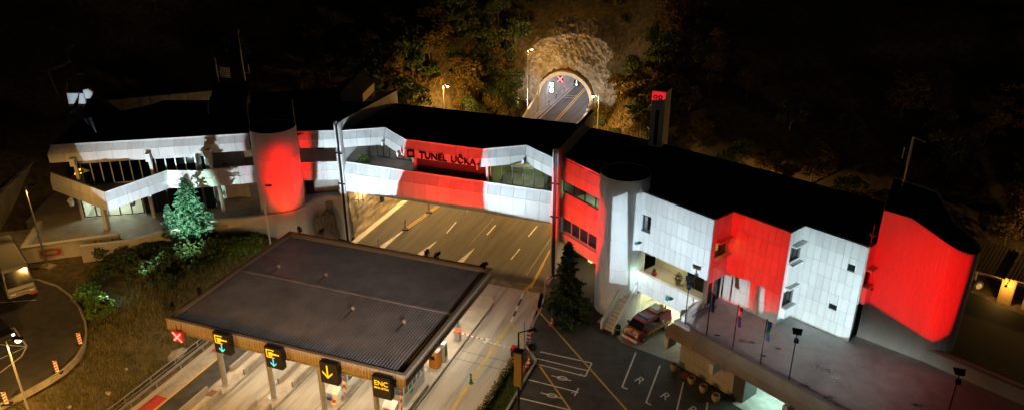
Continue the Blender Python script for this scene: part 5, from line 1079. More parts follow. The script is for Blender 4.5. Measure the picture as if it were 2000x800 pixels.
# foreground lamp with banner box
fx, fy = -17.1, 46.6; t = street_lamp('street_lamp', (fx, fy, 0), 8.7, (.7, .35), 'dark street lamp in the foreground by the flower bed', m=BLACK); MB().box(fx-.32, fy-.25, 3.6, fx+.32, fy+.25, 6.8).build('banner_box', mat('box_brown', (.22, .15, .07), .6), t); MB().box(fx-.4, fy-.3, 6.81, fx+.4, fy+.3, 6.95).build('box_lid', BLACK, t)
# ================================================================ OTHER THINGS
# ---- stairs by the right drum
sd = (0.36, 0.933); sb = np.array([-13.35, 62.0]); SF = frame(tuple(sb), math.atan2(-sd[0], sd[1]))
sts = thing('outside_stairs', 'pale outside stairs with solid white sides at the foot of the ribbed drum', 'stairs', (sb[0], sb[1], 0))
for i in range(11): MB().fbox(SF, -.6, .6, -.3*(i+1)-.02, -.3*i, 0, .27*(i+1)).build('step', mat('step_stone', (.5, .45, .36), .8, var=.1), sts)
for s_, h in ((-.8, 1.15), (.62, .95)):
    b = MB(); b.hexa([SF(s_, .25, 0), SF(s_+.18, .25, 0), SF(s_+.18, -3.5, 0), SF(s_, -3.5, 0)], [SF(s_, .25, h*.75), SF(s_+.18, .25, h*.75), SF(s_+.18, -3.5, 3.0+h), SF(s_, -3.5, 3.0+h)]); b.build('side_wall', WHITE, sts)
b = MB(); b.tube(SF(-.62, .1, 1.2), SF(-.62, -3.4, 4.2), .03); b.build('handrail', DARK, sts); MB().fbox(SF, -.62, .62, -4.5, -3.32, 2.6, 2.97).build('landing', PAVE, sts)
MB().fbox(SF, -.45, .4, .3, .8, .02, .04).build('door_mat', RUBBER, sts)
lamp('stair_light', SF(.9, -3.2, 5.2), (.62, 1, .8), 24, .08)
p = P(1203, 637, 0); t = thing('waste_bin', 'black round topped waste bin at the foot of the stairs', 'bin', (-12.35, 61.7, .02)); MB().lathe((-12.35, 61.7, .02), [(.26, 0), (.28, .75), (.3, .78), (.27, .95), (.15, 1.08), (0, 1.1)], 16).build('body', BLACK, t, smooth=True); MB().lathe((-12.35, 61.7, .02), [(.285, .6), (.3, .62), (.3, .68), (.285, .7)], 16).build('band', STEEL, t)
# ---- fire van
VH = math.atan2(-.879, -.477)            # heading of the nose
vx, vy = -9.75, 63.1
van = thing('fire_van', 'dark red fire service van with yellow chevrons parked at the garage', 'van', (vx, vy, .02))
hx_, hy_ = math.cos(VH), math.sin(VH)
def VF(s, d, z): return (vx+hx_*s-hy_*d, vy+hy_*s+hx_*d, z+.02)      # s forward, d to its left
MAR = mat('maroon_paint', (.24, .012, .02), .28, spec=.6); VB = mat('van_black', (.012, .012, .013), .4); CHY = mat('chevron_yellow', (.75, .5, .02), .5); VG = mat('van_glass', (.012, .016, .018), .06, spec=.7)
prof = [(-2.5, .42), (-2.52, 1.0), (-2.42, 1.9), (-2.25, 2.02), (1.0, 2.05), (1.35, 1.9), (1.95, 1.22), (2.45, 1.02), (2.58, .8), (2.6, .42)]
half = [.98, .98, .9, .8, .8, .8, .92, .9, .93, .96]
b = MB(); n = len(prof)
for sgn in (1, -1):
    for (s_, z), w in zip(prof, half): b.v.append(VF(s_, sgn*w, z))
b.f = [tuple(range(n)), tuple(range(2*n-1, n-1, -1))]+[(i, n+i, n+(i+1) % n, (i+1) % n) for i in range(n)]
vbody = b.build('body', MAR, van); bev = vbody.modifiers.new('bevel', 'BEVEL'); bev.width = .07; bev.segments = 3
def vq(name, pts, m, th=.012, parent=van):
    q = [Vector(VF(*p)) for p in pts]; nn = (q[1]-q[0]).cross(q[2]-q[0]).normalized(); c = sum(q, Vector())/len(q)
    if nn.dot(c-Vector(VF(0, 0, 1))) < 0: nn = -nn
    k = len(q); b = MB(); b.v = [tuple(p+nn*.004) for p in q]+[tuple(p+nn*(.004+th)) for p in q]; b.f = [tuple(range(k)), tuple(range(2*k-1, k-1, -1))]+[(i, (i+1) % k, k+(i+1) % k, k+i) for i in range(k)]; return b.build(name, m, parent)
vq('windscreen', [(1.4, .72, 1.84), (1.4, -.72, 1.84), (1.93, -.82, 1.25), (1.93, .82, 1.25)], VG)
for sg in (1, -1):
    W_ = lambda z: sg*(.98-.075*max(0, z-1.0)/.9+.0)
    vq('side_window', [(1.28, W_(1.8)*.93, 1.8), (.55, W_(1.8)*.935, 1.8), (.55, W_(1.2)*.985, 1.2), (1.72, W_(1.2)*.95, 1.2)], VG)
    vq('side_window', [(.45, W_(1.8)*.935, 1.8), (-.75, W_(1.8)*.935, 1.8), (-.75, W_(1.2)*.985, 1.2), (.45, W_(1.2)*.985, 1.2)], VG)
    vq('door_line', [(.5, sg*.975, .5), (.48, sg*.975, .5), (.48, sg*.96, 1.2), (.5, sg*.96, 1.2)], VB)
    for k in range(11):
        for j in range(2):
            if (k+j) % 2 == 0: vq('checker', [(-2.3+k*.3, sg*.978, .62+j*.12), (-2.0+k*.3, sg*.978, .62+j*.12), (-2.0+k*.3, sg*.975, .74+j*.12), (-2.3+k*.3, sg*.975, .74+j*.12)], CHY)
    for s_ in (1.65, -1.6):
        wh_ = MB().tube(VF(s_, sg*.72, .33), VF(s_, sg*.985, .33), .34, .34, 20).build('wheel', RUBBER, van); MB().tube(VF(s_, sg*.98, .33), VF(s_, sg*1.0, .33), .2, .18, 14).build('rim', STEEL, wh_)
    for k in range(3): vq('chevron', [(2.08+k*.15, sg*.12, 1.17-k*.06), (2.15+k*.15, sg*.12, 1.14-k*.06), (2.34+k*.07, sg*.78, 1.06-k*.035), (2.27+k*.07, sg*.78, 1.09-k*.035)], CHY)
    vq('headlight', [(2.5, sg*.62, .98), (2.44, sg*.9, .98), (2.54, sg*.93, .74), (2.59, sg*.62, .74)], REFL); mr_ = MB(); mr_.fbox(frame(VF(1.55, sg*1.08, 0)[:2], VH), -.06, .06, -.14, .14, 1.15, 1.45); mr_.build('wing_mirror', VB, van)
    vq('roof_rail', [(.4, sg*.74, 2.05), (-2.1, sg*.74, 2.05), (-2.1, sg*.68, 2.05), (.4, sg*.68, 2.05)], VB, .05)
vq('grille', [(2.585, .55, .78), (2.585, -.55, .78), (2.6, -.55, .55), (2.6, .55, .55)], VB)
FV = frame((vx, vy), VH+math.pi/2)
MB().hexa([VF(2.56, .95, .3), VF(2.56, -.95, .3), VF(2.74, -.85, .3), VF(2.74, .85, .3)], [VF(2.56, .95, .56), VF(2.56, -.95, .56), VF(2.74, -.85, .54), VF(2.74, .85, .54)]).build('bumper', REFL, van)
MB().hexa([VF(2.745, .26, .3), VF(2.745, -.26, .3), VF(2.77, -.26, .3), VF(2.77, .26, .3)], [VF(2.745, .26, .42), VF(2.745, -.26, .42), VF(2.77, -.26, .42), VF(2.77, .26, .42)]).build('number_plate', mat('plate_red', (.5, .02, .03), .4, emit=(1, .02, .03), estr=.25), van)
lbar = MB().hexa([VF(.55, .7, 2.07), VF(.55, -.7, 2.07), VF(.95, -.7, 2.07), VF(.95, .7, 2.07)], [VF(.6, .66, 2.22), VF(.6, -.66, 2.22), VF(.9, -.66, 2.22), VF(.9, .66, 2.22)]).build('light_bar', mat('beacon_blue', (.06, .1, .22), .2), van)
MB().hexa([VF(-1.7, .55, 2.07), VF(-1.7, -.55, 2.07), VF(-.6, -.55, 2.07), VF(-.6, .55, 2.07)], [VF(-1.65, .5, 2.4), VF(-1.65, -.5, 2.4), VF(-.65, -.5, 2.4), VF(-.65, .5, 2.4)]).build('roof_box', mat('roof_box_grey', (.5, .52, .52), .5), van)
MB().tube(VF(-1.9, .5, 2.05), VF(-1.95, .55, 2.75), .05).build('roof_mast', VB, van)
vq('side_emblem', [(-1.3, .962, 1.05), (-1.05, .962, 1.05), (-1.05, .94, 1.32), (-1.3, .94, 1.32)], REFL)
t = thing('parked_car', 'dark red car half hidden inside the garage behind the pier', 'car', F1(7.4, -3.5, 0)); q = F1(7.4, -3.5); 
b = MB(); 
for s0, s1, z0, z1, w0, w1_ in ((-1.9, 1.9, .3, .85, .85, .85), (-1.3, 1.0, .85, 1.42, .82, .62)):
    A = lambda s_, w, z: F1(7.4+w, -3.5-s_, z); b.hexa([A(s0, -w0, z0), A(s0, w0, z0), A(s1, w0, z0), A(s1, -w0, z0)], [A(s0+.15, -w1_, z1), A(s0+.15, w1_, z1), A(s1-.3, w1_, z1), A(s1-.3, -w1_, z1)])
b.build('body', mat('car_red', (.35, .015, .02), .3), t)
for s_ in (-1.2, 1.2):
    for w in (-.8, .62): MB().tube(F1(7.4+w, -3.5-s_, .3), F1(7.58+w, -3.5-s_, .3), .3, .3, 14).build('wheel', RUBBER, t)
# ---- terrace poles: two floodlights, three flags
def fold_flag(t, x, y, zt, h, cols, w=.34):
    n = 10; 
    for ci, (c, z0, z1, x0, x1) in enumerate(cols):
        b = MB(); m_ = 9
        for j in range(7):
            for i in range(n+1):
                u_ = x0+(x1-x0)*i/n; v_ = z0+(z1-z0)*j/6; k = v_; px = x+.05+w*(u_*(1-.35*k)+.25*k)+.03*math.sin(k*9); py = y+.09*math.sin(u_*11+k*2)*(.4+k*.6)-.05
                b.v.append((px, py, zt-h*v_-.12*u_))
        for j in range(6):
            for i in range(n): k = j*(n+1)+i; b.f.append((k, k+1, k+n+2, k+n+1))
        o = b.build('flag_cloth', mat('flag_%d%d%d' % tuple(int(q*99) for q in c), c, .8), t, smooth=True); so = o.modifiers.new('t', 'SOLIDIFY'); so.thickness = .012
pl = [(1338, 628, 'flood', 'floodlight pole at the left corner of the flagged terrace'), (1380, 651, 'eu', 'flagpole with a drooping dark blue flag'), (1431, 678, 'hr', 'flagpole with a drooping red white and blue flag'), (1485, 708, 'gr', 'flagpole with a blue and green drooping flag'), (1541, 738, 'flood', 'floodlight pole right of the flagpoles on the terrace'), (1847, 822, 'flood', 'floodlight pole at the lower right on the terrace')]
for x, y, kind, lb in pl:
    p = P(x, y, 4.8); t = thing('flagpole' if kind != 'flood' else 'floodlight_pole', lb, 'flagpole' if kind != 'flood' else 'floodlight', (p[0], p[1], 4.7), 'poles along the terrace edge'); h = 4.3
    MB().tube((p[0], p[1], 4.5), (p[0], p[1], 4.7+h), .055, .04, 8).build('pole', BLACK if kind == 'flood' else DARK, t)
    X, Y, Z = p[0], p[1], 4.7+h
    if kind == 'flood':
        b = MB(); b.hexa([(X-.3, Y-.1, Z-.05), (X+.3, Y-.1, Z-.05), (X+.4, Y+.42, Z+.16), (X-.4, Y+.42, Z+.16)], [(X-.3, Y-.14, Z+.06), (X+.3, Y-.14, Z+.06), (X+.4, Y+.38, Z+.25), (X-.4, Y+.38, Z+.25)]); b.build('lamp_head', BLACK, t); MB().box(X-.14, Y-.2, Z-.75, X+.2, Y+.1, Z-.45).build('control_box', BLACK, t)
    elif kind == 'eu': fold_flag(t, X, Y, Z-.1, 1.75, [((.02, .03, .12), 0, 1, 0, 1)])
    elif kind == 'hr': fold_flag(t, X, Y, Z-.1, 1.9, [((.5, .02, .03), 0, .2, 0, 1), ((.6, .6, .62), .2, .45, 0, 1), ((.05, .08, .3), .45, 1, 0, 1)])
    else: fold_flag(t, X, Y, Z-.1, 1.8, [((.03, .12, .3), 0, .35, 0, 1), ((.03, .2, .06), .35, .62, 0, 1), ((.02, .03, .08), .62, 1, 0, 1)])
# litter and moss on the terrace
for i, (x, y, r_) in enumerate(((1610, 720, .8), (1637, 737, .55), (1570, 752, .45), (1620, 775, .5), (1450, 665, .45), (1468, 668, .35), (1400, 654, .22), (1790, 790, .45), (1490, 694, .2), (1520, 680, .2))):
    p = P(x, y, PAT_Z); wh = i == 1
    stuff(blades(70, lambda: (p[0]+rng.normal()*r_*.5, p[1]+rng.normal()*r_*.28, PAT_Z-.01), .05, mat('pale_litter', (.7, .7, .7)) if wh else mat('moss_dark', (.03, .032, .025), .9), 'leaf_litter' if not wh else 'pale_litter', .07), ['largest dark moss patch', 'pale patch of litter', 'dark moss at the fascia', 'dark moss near the right fascia', 'scattered litter by the middle flag', 'litter right of the middle flag', 'small dark square of litter', 'dark moss at the lower right', 'small moss tuft by the third flag', 'small moss tuft mid terrace'][i]+' on the terrace floor', 'litter')
# ---- flower pots
pots = [((1316, 722), 'first terracotta pot at the corner of the tiled porch wall'), ((1350, 748), 'second terracotta pot along the tiled porch wall'), ((1373, 764), 'third terracotta pot along the tiled porch wall'), ((1397, 782), 'fourth terracotta pot beside the dark pier')]
TC = mat('terracotta', (.36, .24, .17), .85, var=.15, scale=4)
for (x, y), lb in pots:
    p = P(x, y, .03); t = thing('flower_pot', lb, 'pot', (p[0], p[1], .02), 'pots along the porch wall'); MB().lathe((p[0], p[1], .02), [(.2, 0), (.34, .25), (.38, .45), (.3, .62), (.33, .7), (.27, .7), (.24, .6)], 18).build('pot', TC, t, smooth=True); MB().lathe((p[0], p[1], .02), [(.26, .58), (0, .6)], 14).build('soil', SOIL, t)
p = P(1337, 738, .03); t = thing('flowering_plant', 'small red flowering plant between the first two pots', 'plant', (p[0], p[1], 0)); leafcloud(60, gball((p[0], p[1], .15), (.3, .3, .5)), .08).build('blossoms', mat('red_petals', (.5, .04, .04), .7), t); MB().tube((p[0], p[1], 0), (p[0], p[1], .4), .03).build('stem', BARK, t)
# ---- shed far right
sp = P(1985, 580, 5.2); sh = thing('tool_shed', 'low shed with brown ribbed roof under orange light at the right edge', 'shed', (sp[0], sp[1], 4.2)); SHF = frame((sp[0]-5.4, sp[1]+2.2), R(-22))
MB().fbox(SHF, 0, 9, -5, -4.8, 4, 6.6).build('back_wall', PLAST, sh)
for s_ in (0, 2.2, 4.4, 5.4, 7.4, 9): MB().fbox(SHF, s_, s_+.15, -.3, -.15, 4, 6.7).build('post', mat('shed_yellow', (.5, .36, .16), .8), sh)
MB().fbox(SHF, 4.5, 5.5, -.2, -.1, 4, 6.7).build('door', mat('shed_yellow', (.5, .36, .16)), sh); MB().fbox(SHF, 6.4, 8.4, -.35, -.2, 4, 6.3).build('side_panel', PLAST, sh)
for k, (s0, s1, zz) in enumerate(((-.4, 4.6, 6.75), (4.7, 10, 6.95))):
    b = MB(); n = int((s1-s0)/.3)
    for i in range(n): b.hexa([SHF(s0+i*.3, .35, zz), SHF(s0+i*.3+.16, .35, zz), SHF(s0+i*.3+.16, -5.2, zz+.9), SHF(s0+i*.3, -5.2, zz+.9)], [SHF(s0+i*.3, .35, zz+.07), SHF(s0+i*.3+.16, .35, zz+.07), SHF(s0+i*.3+.16, -5.2, zz+.97), SHF(s0+i*.3, -5.2, zz+.97)])
    b.build('roof_ribs', BRONZE, sh); b = MB(); b.hexa([SHF(s0, .3, zz-.06), SHF(s1, .3, zz-.06), SHF(s1, -5.2, zz+.84), SHF(s0, -5.2, zz+.84)], [SHF(s0, .3, zz), SHF(s1, .3, zz), SHF(s1, -5.2, zz+.9), SHF(s0, -5.2, zz+.9)]); b.build('roof_sheet', BRONZE, sh)
q = SHF(4.9, .9, 6.5); MB().tube(SHF(4.9, -.1, 6.5), q, .04).tube(q, (q[0], q[1], 6.35), .12).build('wall_lantern', DARK, sh); lamp('shed_light', (q[0], q[1], 6.2), SOD, 130, .1)
p = P(1908, 555, 5.2); t = thing('hose_reel', 'round blue and white hose reel beside the red curved wall', 'reel', tuple(p)); MB().tube((p[0], p[1], p[2]), (p[0]+.1, p[1]-.25, p[2]), .5, .5, 18).build('drum', mat('reel_blue', (.05, .08, .2), .5), t); MB().tube((p[0]+.1, p[1]-.25, p[2]), (p[0]+.12, p[1]-.3, p[2]), .3, .3, 14).build('hub', REFL, t)
# ---- aerials and masts
def aerial(name, x, y, z0, h, lb, n, m=STEEL, r=.04, dx=0):
    t = thing(name, lb, 'antenna', (x, y, z0), 'rooftop antennas'); MB().tube((x, y, z0), (x+dx, y, z0+h), r, r*.7, 6).build('mast', m, t)
    for k in range(n): z = z0+h*(.35+.6*k/max(1, n)); MB().tube((x-.35, y, z), (x+.35, y, z), .018, .018, 5).build('rod', m, t)
    return t
q = P(487, 240, 15); aerial('antenna', q[0], q[1], 14.6, 3.4, 'rod antenna on the left rim of the red drum tower', 6); q = P(576, 240, 15); aerial('antenna', q[0], q[1], 14.6, 3.3, 'rod antenna on the right rim of the red drum tower', 6)
q = P(482, 178, 14); t = aerial('radio_mast', q[0], q[1], 13.7, zat(62, q)-13.7, 'tallest radio mast behind the left wing roof', 0, r=.07); MB().tube((q[0], q[1], 16.5), (q[0]+.9, q[1], 16.5), .04).tube((q[0]+.9, q[1], 16.5), (q[0]+.9, q[1], 17.7), .04).build('side_arm', REFL, t); MB().tube((q[0], q[1], 15.8), (q[0], q[1], 19.6), .09).build('sleeve', REFL, t); MB().tube((q[0], q[1], zat(64, q)), (q[0], q[1], zat(56, q)), .16).build('tip', DARK, t)
q = P(430, 175, 14); t = aerial('radio_mast', q[0], q[1], 13.7, zat(112, q)-13.7, 'short mast with a white grid dish left of the tall mast', 0, r=.07); z_ = zat(140, q); b = MB()
for i in range(7): b.box(q[0]+.5+i*.25, q[1]-.03, z_-.7, q[0]+.56+i*.25, q[1]+.03, z_+.7)
for i in range(6): b.box(q[0]+.5, q[1]-.04, z_-.7+i*.27, q[0]+2.06, q[1]+.04, z_-.65+i*.27)
b.tube((q[0], q[1], z_), (q[0]+.6, q[1], z_), .05); b.build('grid_dish', REFL, t); MB().tube((q[0], q[1], z_-.8), (q[0], q[1], z_+.9), .1).build('sleeve', REFL, t)
q = P(1756, 392, 15); t = aerial('radio_mast', q[0], q[1], 13.3, zat(268, q)-13.3, 'tall mast with a short side arm behind the red curved block', 0, r=.07); zt_ = zat(268, q); MB().tube((q[0], q[1], zt_), (q[0]+1.0, q[1], zt_-.35), .05).build('side_arm', REFL, t); MB().tube((q[0], q[1], zt_-2.6), (q[0], q[1], zt_), .09).build('sleeve', REFL, t); MB().tube((q[0]-.5, q[1], zt_-2.0), (q[0]-.5, q[1], zt_-1.0), .05).build('dipole', REFL, t)
q = P(1808, 388, 15.3); t = aerial('antenna', q[0], q[1], 14.2, 2.2, 'small red antenna on the curved block roof', 1, SREDM, .05)
q = P(1700, 478, 13.4); t = aerial('antenna', q[0], q[1], 13.3, 2.0, 'small antenna with loudspeaker at the corner of the white tiled block', 0, STEEL, .04); MB().lathe((q[0], q[1], 14.1), [(.05, 0), (.28, .25), (.28, .3)], 12).build('loudspeaker', STEEL, t)
# ---- coach and car at the left edge
CW = mat('coach_white', (.26, .26, .25), .35, spec=.5)
cf = P(22, 590, LOT_Z); co = thing('coach', 'white coach nose cut off by the left edge of the car park', 'coach', (cf[0]-3, cf[1]+1, LOT_Z)); CF = frame((cf[0]-.1, cf[1]-.1), R(62))   # s across the nose, d forward
b = MB(); b.hexa([CF(0, 0, 4.1), CF(2.5, 0, 4.1), CF(2.5, -9, 4.1), CF(0, -9, 4.1)], [CF(.12, -.75, 7.0), CF(2.38, -.75, 7.0), CF(2.38, -9, 7.0), CF(.12, -9, 7.0)]); bo = b.build('body', CW, co); m_ = bo.modifiers.new('b', 'BEVEL'); m_.width = .18; m_.segments = 3
b = MB(); b.hexa([CF(.15, -.2, 5.1), CF(2.35, -.2, 5.1), CF(2.35, -.3, 5.1), CF(.15, -.3, 5.1)], [CF(.3, -.6, 6.6), CF(2.2, -.6, 6.6), CF(2.2, -.75, 6.6), CF(.3, -.75, 6.6)]); b.build('windscreen', VG, co)
for z in (4.25, 4.6): MB().fbox(CF, .1, 2.4, -.08, .06, z, z+.14).build('bumper', mat('coach_grey', (.3, .3, .3), .5), co)
for s_ in (.3, 1.85): MB().fbox(CF, s_, s_+.4, -.06, .07, 4.42, 4.58).build('headlight', REFL, co)
MB().fbox(CF, -.04, -.01, -8.5, -.6, 5.2, 6.5).build('side_glass', VG, co); MB().fbox(CF, 2.49, 2.53, -8.5, -.8, 5.2, 6.5).build('side_glass', VG, co)
for s_ in (0.02, 2.18):
    for d in (-1.6, -7): MB().tube(CF(s_, d, 4.28), CF(s_+.3, d, 4.28), .48, .48, 18).build('wheel', RUBBER, co)
kf = P(12, 672, LOT_Z); kr = thing('parked_car', 'black car with one lit headlight cut off by the left edge', 'car', (kf[0]-2, kf[1], LOT_Z)); KF = frame((kf[0], kf[1]), R(70))
b = MB(); A = lambda s_, d, z: KF(s_, d, LOT_Z+z); b.hexa([A(-.9, 0, .25), A(.9, 0, .25), A(.9, -4.2, .25), A(-.9, -4.2, .25)], [A(-.85, -.1, .8), A(.85, -.1, .8), A(.85, -4.1, .9), A(-.85, -4.1, .9)]); b.hexa([A(-.82, -1.2, .85), A(.82, -1.2, .85), A(.82, -3.9, .9), A(-.82, -3.9, .9)], [A(-.62, -1.9, 1.4), A(.62, -1.9, 1.4), A(.62, -3.5, 1.4), A(-.62, -3.5, 1.4)]); b.build('body', mat('car_black', (.012, .012, .014), .25, spec=.6), kr)
for s_ in (-.8, .62):
    MB().fbox(KF, s_, s_+.2, -.1, .02, LOT_Z+.55, LOT_Z+.7).build('headlight', mat('headlight_on', (.6, .6, .6), emit=(.8, .92, 1), estr=4), kr)
    for d in (-.9, -3.3): MB().tube(KF(s_, d, LOT_Z+.32), KF(s_+.2, d, LOT_Z+.32), .31, .31, 14).build('wheel', RUBBER, kr)
p = P(50, 568, LOT_Z); t = thing('trestle', 'folded wooden trestle lying by the coach', 'trestle', tuple(p)); b = MB()
for a, c in (((-1.0, -.3, 0), (-.6, .3, .9)), ((-1.0, .4, 0), (-.6, .3, .9)), ((.6, -.3, 0), (.2, .2, .9)), ((.7, .4, 0), (.2, .2, .9)), ((-.7, .25, .85), (.4, .2, .85))): b.tube([p[i]+a[i] for i in range(3)], [p[i]+c[i] for i in range(3)], .05)
b.build('frame', BLACK, t); inst(c0, P(66, 570, LOT_Z), 'traffic cone beside the trestle in the upper car park')
# ---- rock by the curved wall
def boulder(name, c, r, lb, seed, n=22, m=None):
    b = MB()
    for j in range(n+1):
        for i in range(2*n):
            th, ph = math.pi*j/n, math.pi*i/n; d = Vector((math.sin(th)*math.cos(ph), math.sin(th)*math.sin(ph), math.cos(th))); k = 1+.32*mnoise.noise(d*1.6+Vector((seed, 0, 0)))+.16*mnoise.noise(d*4+Vector((0, seed, 0)))+.07*mnoise.noise(d*9)
            b.v.append((c[0]+d.x*r[0]*k, c[1]+d.y*r[1]*k, c[2]+d.z*r[2]*k))
    for j in range(n):
        for i in range(2*n): i2 = (i+1) % (2*n); b.f.append((j*2*n+i, (j+1)*2*n+i, (j+1)*2*n+i2, j*2*n+i2))
    return tag(b.build(name, m or ROCK), lb, 'rock')
boulder('boulder', (-49.5, 68.2, .8), (1.3, 1.6, 3.4), 'tall rough rock standing between the curved wall and the cross wall', 3, 26, mat('brown_rock', (.11, .09, .07), .95, var=.5, scale=1.5, dirt=(.22, .19, .15), dirt_amt=.6, dscale=.9, bump=1.0, bscale=3))
boulder('boulder', tuple(P(345, 692, .25)), (.75, 1.0, .4), 'pale rock outcrop on the bank under the red cross signal', 8)
for i, (x, y, lb) in enumerate(((215, 782, 'larger pale stone near the bottom of the embankment'), (130, 776, 'small pale stone below the kerb beacon'), (252, 741, 'small pale stone mid slope on the embankment'))):
    p = P(x, y, 1.5); p = P(x, y, ground_z(p[0], p[1])); boulder('stone', (p[0], p[1], ground_z(p[0], p[1])+.02), ((.3, .22, .16), (.16, .2, .1), (.2, .14, .1))[i], lb, i*3.1, 7)
# ================================================================ PLANTS
def conifer(name, loc, h, r, lb, m, n, seed, size=.16):
    global rng
    x, y, z = loc; t = thing(name, lb, 'tree', loc); g_ = np.random.default_rng(seed)
    MB().tube((x, y, z-.3), (x, y, z+h*.96), .16, .02, 8).build('trunk', BARK, t)
    v = []; f = []; nb = int(h*26); bb = MB()
    for i in range(nb):
        k = i/nb; zz = .06+.92*k; L = r*(1-k)**.8*g_.uniform(.4, 1.22)+.12; a = g_.uniform(0, 6.283); ca_, sa = math.cos(a), math.sin(a); droop = -.16*L+.08*h*0
        if i % 3 == 0: bb.tube((x, y, z+zz*h), (x+ca_*L*.9, y+sa*L*.9, z+zz*h+droop), .025, .008, 4)
        for q in range(max(4, int(n*L/(nb*r*.5)))):
            s_ = g_.uniform(.12, 1)**.7; c = np.array([x+ca_*L*s_, y+sa*L*s_, z+zz*h+droop*s_*s_*1.2])+g_.normal(size=3)*np.array([.13, .13, .06])*(.5+L*.35)
            d = np.array([ca_, sa, -.25])+g_.normal(size=3)*.6; d /= np.linalg.norm(d); w = np.cross(d, g_.normal(size=3)); w /= np.linalg.norm(w); sz = size*g_.uniform(.6, 1.4)
            kk = len(v); v += [tuple(c-d*sz), tuple(c-w*sz*.42), tuple(c+d*sz), tuple(c+w*sz*.42)]; f.append((kk, kk+1, kk+2, kk+3))
    q = MB(); q.v = v; q.f = f; q.build('crown', m, t); bb.build('branches', BARK, t); return t
conifer('conifer', TREE_L, 7.9, 2.6, 'tall conifer glowing green in the projector light before the left wing', FL_CON, 9000, 1, .2)
conifer('conifer', (-61.3, 56.6, ground_z(-61.3, 56.6)-.1), 4.8, 1.4, 'small conifer glowing green at the left foot of the tall one', FL_CON, 3000, 2, .17)
conifer('conifer', (-17.7, 62.3, 0), 9.0, 2.2, 'dark conifer standing before the ribbed drum and red front', FL_DRK, 8000, 3, .2)
bedr = struct(MB().prism([tuple(P(x, y, 0)[:2]) for x, y in ((1075, 628), (1112, 640), (1140, 640), (1162, 628), (1150, 595), (1110, 570), (1078, 590))], -.02, .06).build('tree_bed', SOIL))
stuff(blades(2600, lambda: (lambda p: (p[0], p[1], .05))(P(random.uniform(1076, 1158), random.uniform(590, 634), 0)), .16, FL_GRS, 'bed_grass', .03), 'dry grass under the dark conifer', 'grass')
p = P(1118, 632, 0); t = thing('inspection_cover', 'concrete inspection frame at the foot of the dark conifer', 'cover', tuple(p)); MB().box(p[0]-.7, p[1]-.45, 0, p[0]+.7, p[1]+.45, .12).build('frame', PAVE, t); MB().box(p[0]-.45, p[1]-.28, .121, p[0]+.45, p[1]+.28, .14).build('lid', DARK, t)
# broadleaf and dry shrubs: prototypes shared between copies
def shrubmesh(n, size, blobs, seed):
    global rng
    rng = np.random.default_rng(seed); fs = []
    for bx_, by_, bz_, r_ in blobs: fs.append(gball((bx_, by_, bz_), (r_, r_, r_*1.0)))
    k = [0]
    def f(): k[0] += 1; return fs[k[0] % len(fs)]()
    q = leafcloud(n, f, size); return q
def meshof(q, name, m):
    me = bpy.data.meshes.new(name); me.from_pydata(q.v, [], q.f); me.materials.append(m); return me
TR = []
for k in range(5):
    r_ = random.Random(k+40); bl = [(r_.uniform(-1.5, 1.5), r_.uniform(-1.5, 1.5), r_.uniform(1.6, 5.0), r_.uniform(.7, 1.35)) for _ in range(16)]
    for mm in (FL_BRD, FL_DRY): TR.append(meshof(shrubmesh(2600, .17, bl, k), 'crown', mm))
SB = []
for k in range(4):
    r_ = random.Random(k+90); bl = [(r_.uniform(-.8, .8), r_.uniform(-.8, .8), r_.uniform(0, .7), r_.uniform(.4, .7)) for _ in range(8)]
    for mm in (FL_BRD, FL_DRY, FL_BUSH): SB.append(meshof(shrubmesh(1100, .1, bl, k+20), 'foliage', mm))
tb = MB(); tb.tube((0, 0, -.5), (.1, .1, 2.4), .16, .09, 7); tb.tube((.1, .1, 2.2), (.9, .4, 4.0), .07, .03, 5); tb.tube((.1, .1, 2.0), (-.7, -.5, 4.2), .07, .03, 5); tb.tube((.1, .1, 2.3), (.1, -.3, 5.4), .07, .02, 5)
tmesh = meshof(tb, 'trunk', BARK); sb_ = MB()
for a in range(5): sb_.tube((0, 0, -.2), (.5*math.cos(a*1.3), .5*math.sin(a*1.3), .8), .03, .012, 5)
smesh = meshof(sb_, 'stems', BARK)
def plant(name, lb, cat, loc, scale, crown, stem, sname, grp):
    t = bpy.data.objects.new(name, None); COL.objects.link(t); t.location = tuple(float(c) for c in loc); t.rotation_euler = (0, 0, random.uniform(0, 6.28)); t.scale = (scale*random.uniform(.9, 1.15), scale*random.uniform(.9, 1.15), scale); tag(t, lb, cat, grp)
    for me, nm in ((crown, crown.name.split('.')[0]), (stem, sname)): o = bpy.data.objects.new(nm, me); COL.objects.link(o); o.parent = t
    return t
def on_ground(px, py):
    z = 5.0
    for _ in range(30):
        p = P(px, py, z); z = .5*z+.5*ground_z(p[0], p[1])
    return p[0], p[1], ground_z(p[0], p[1])
# trees left of the tunnel road
rt = random.Random(5); cnt = 0
def scatter(n, xr, yr, zone, grp, smin, smax, mins=3.2, dry=.4, avoid=None):
    pts = []; tries = 0
    while len(pts) < n and tries < 4000:
        tries += 1; x, y = rt.uniform(*xr), rt.uniform(*yr)
        if abs(x-TUNX) < ((9.5 if x < TUNX else 15) if y > 121 else 8.2) and y < 143: continue
        if math.hypot(x+51, y-105) < 5 or math.hypot(x+27, y-107.3) < 5 or (abs(x+49) < 3.5 and 96 < y < 105) : continue
        if all(math.hypot(x-a, y-b) > mins for a, b in pts): pts.append((x, y))
    for x, y in pts:
        isd = rt.random() < dry; m = TR[rt.randrange(5)*2+(1 if isd else 0)]
        plant('hill_tree', ('russet' if isd else 'green')+' leafy tree on the dark slope '+zone, 'tree', (x, y, ground_z(x, y)-.2), rt.uniform(smin, smax), m, tmesh, 'trunk', grp)
scatter(34, (-72, -46.5), (97, 132), 'left of the tunnel road', 'trees left of the tunnel road', .75, 1.35, 3.0)
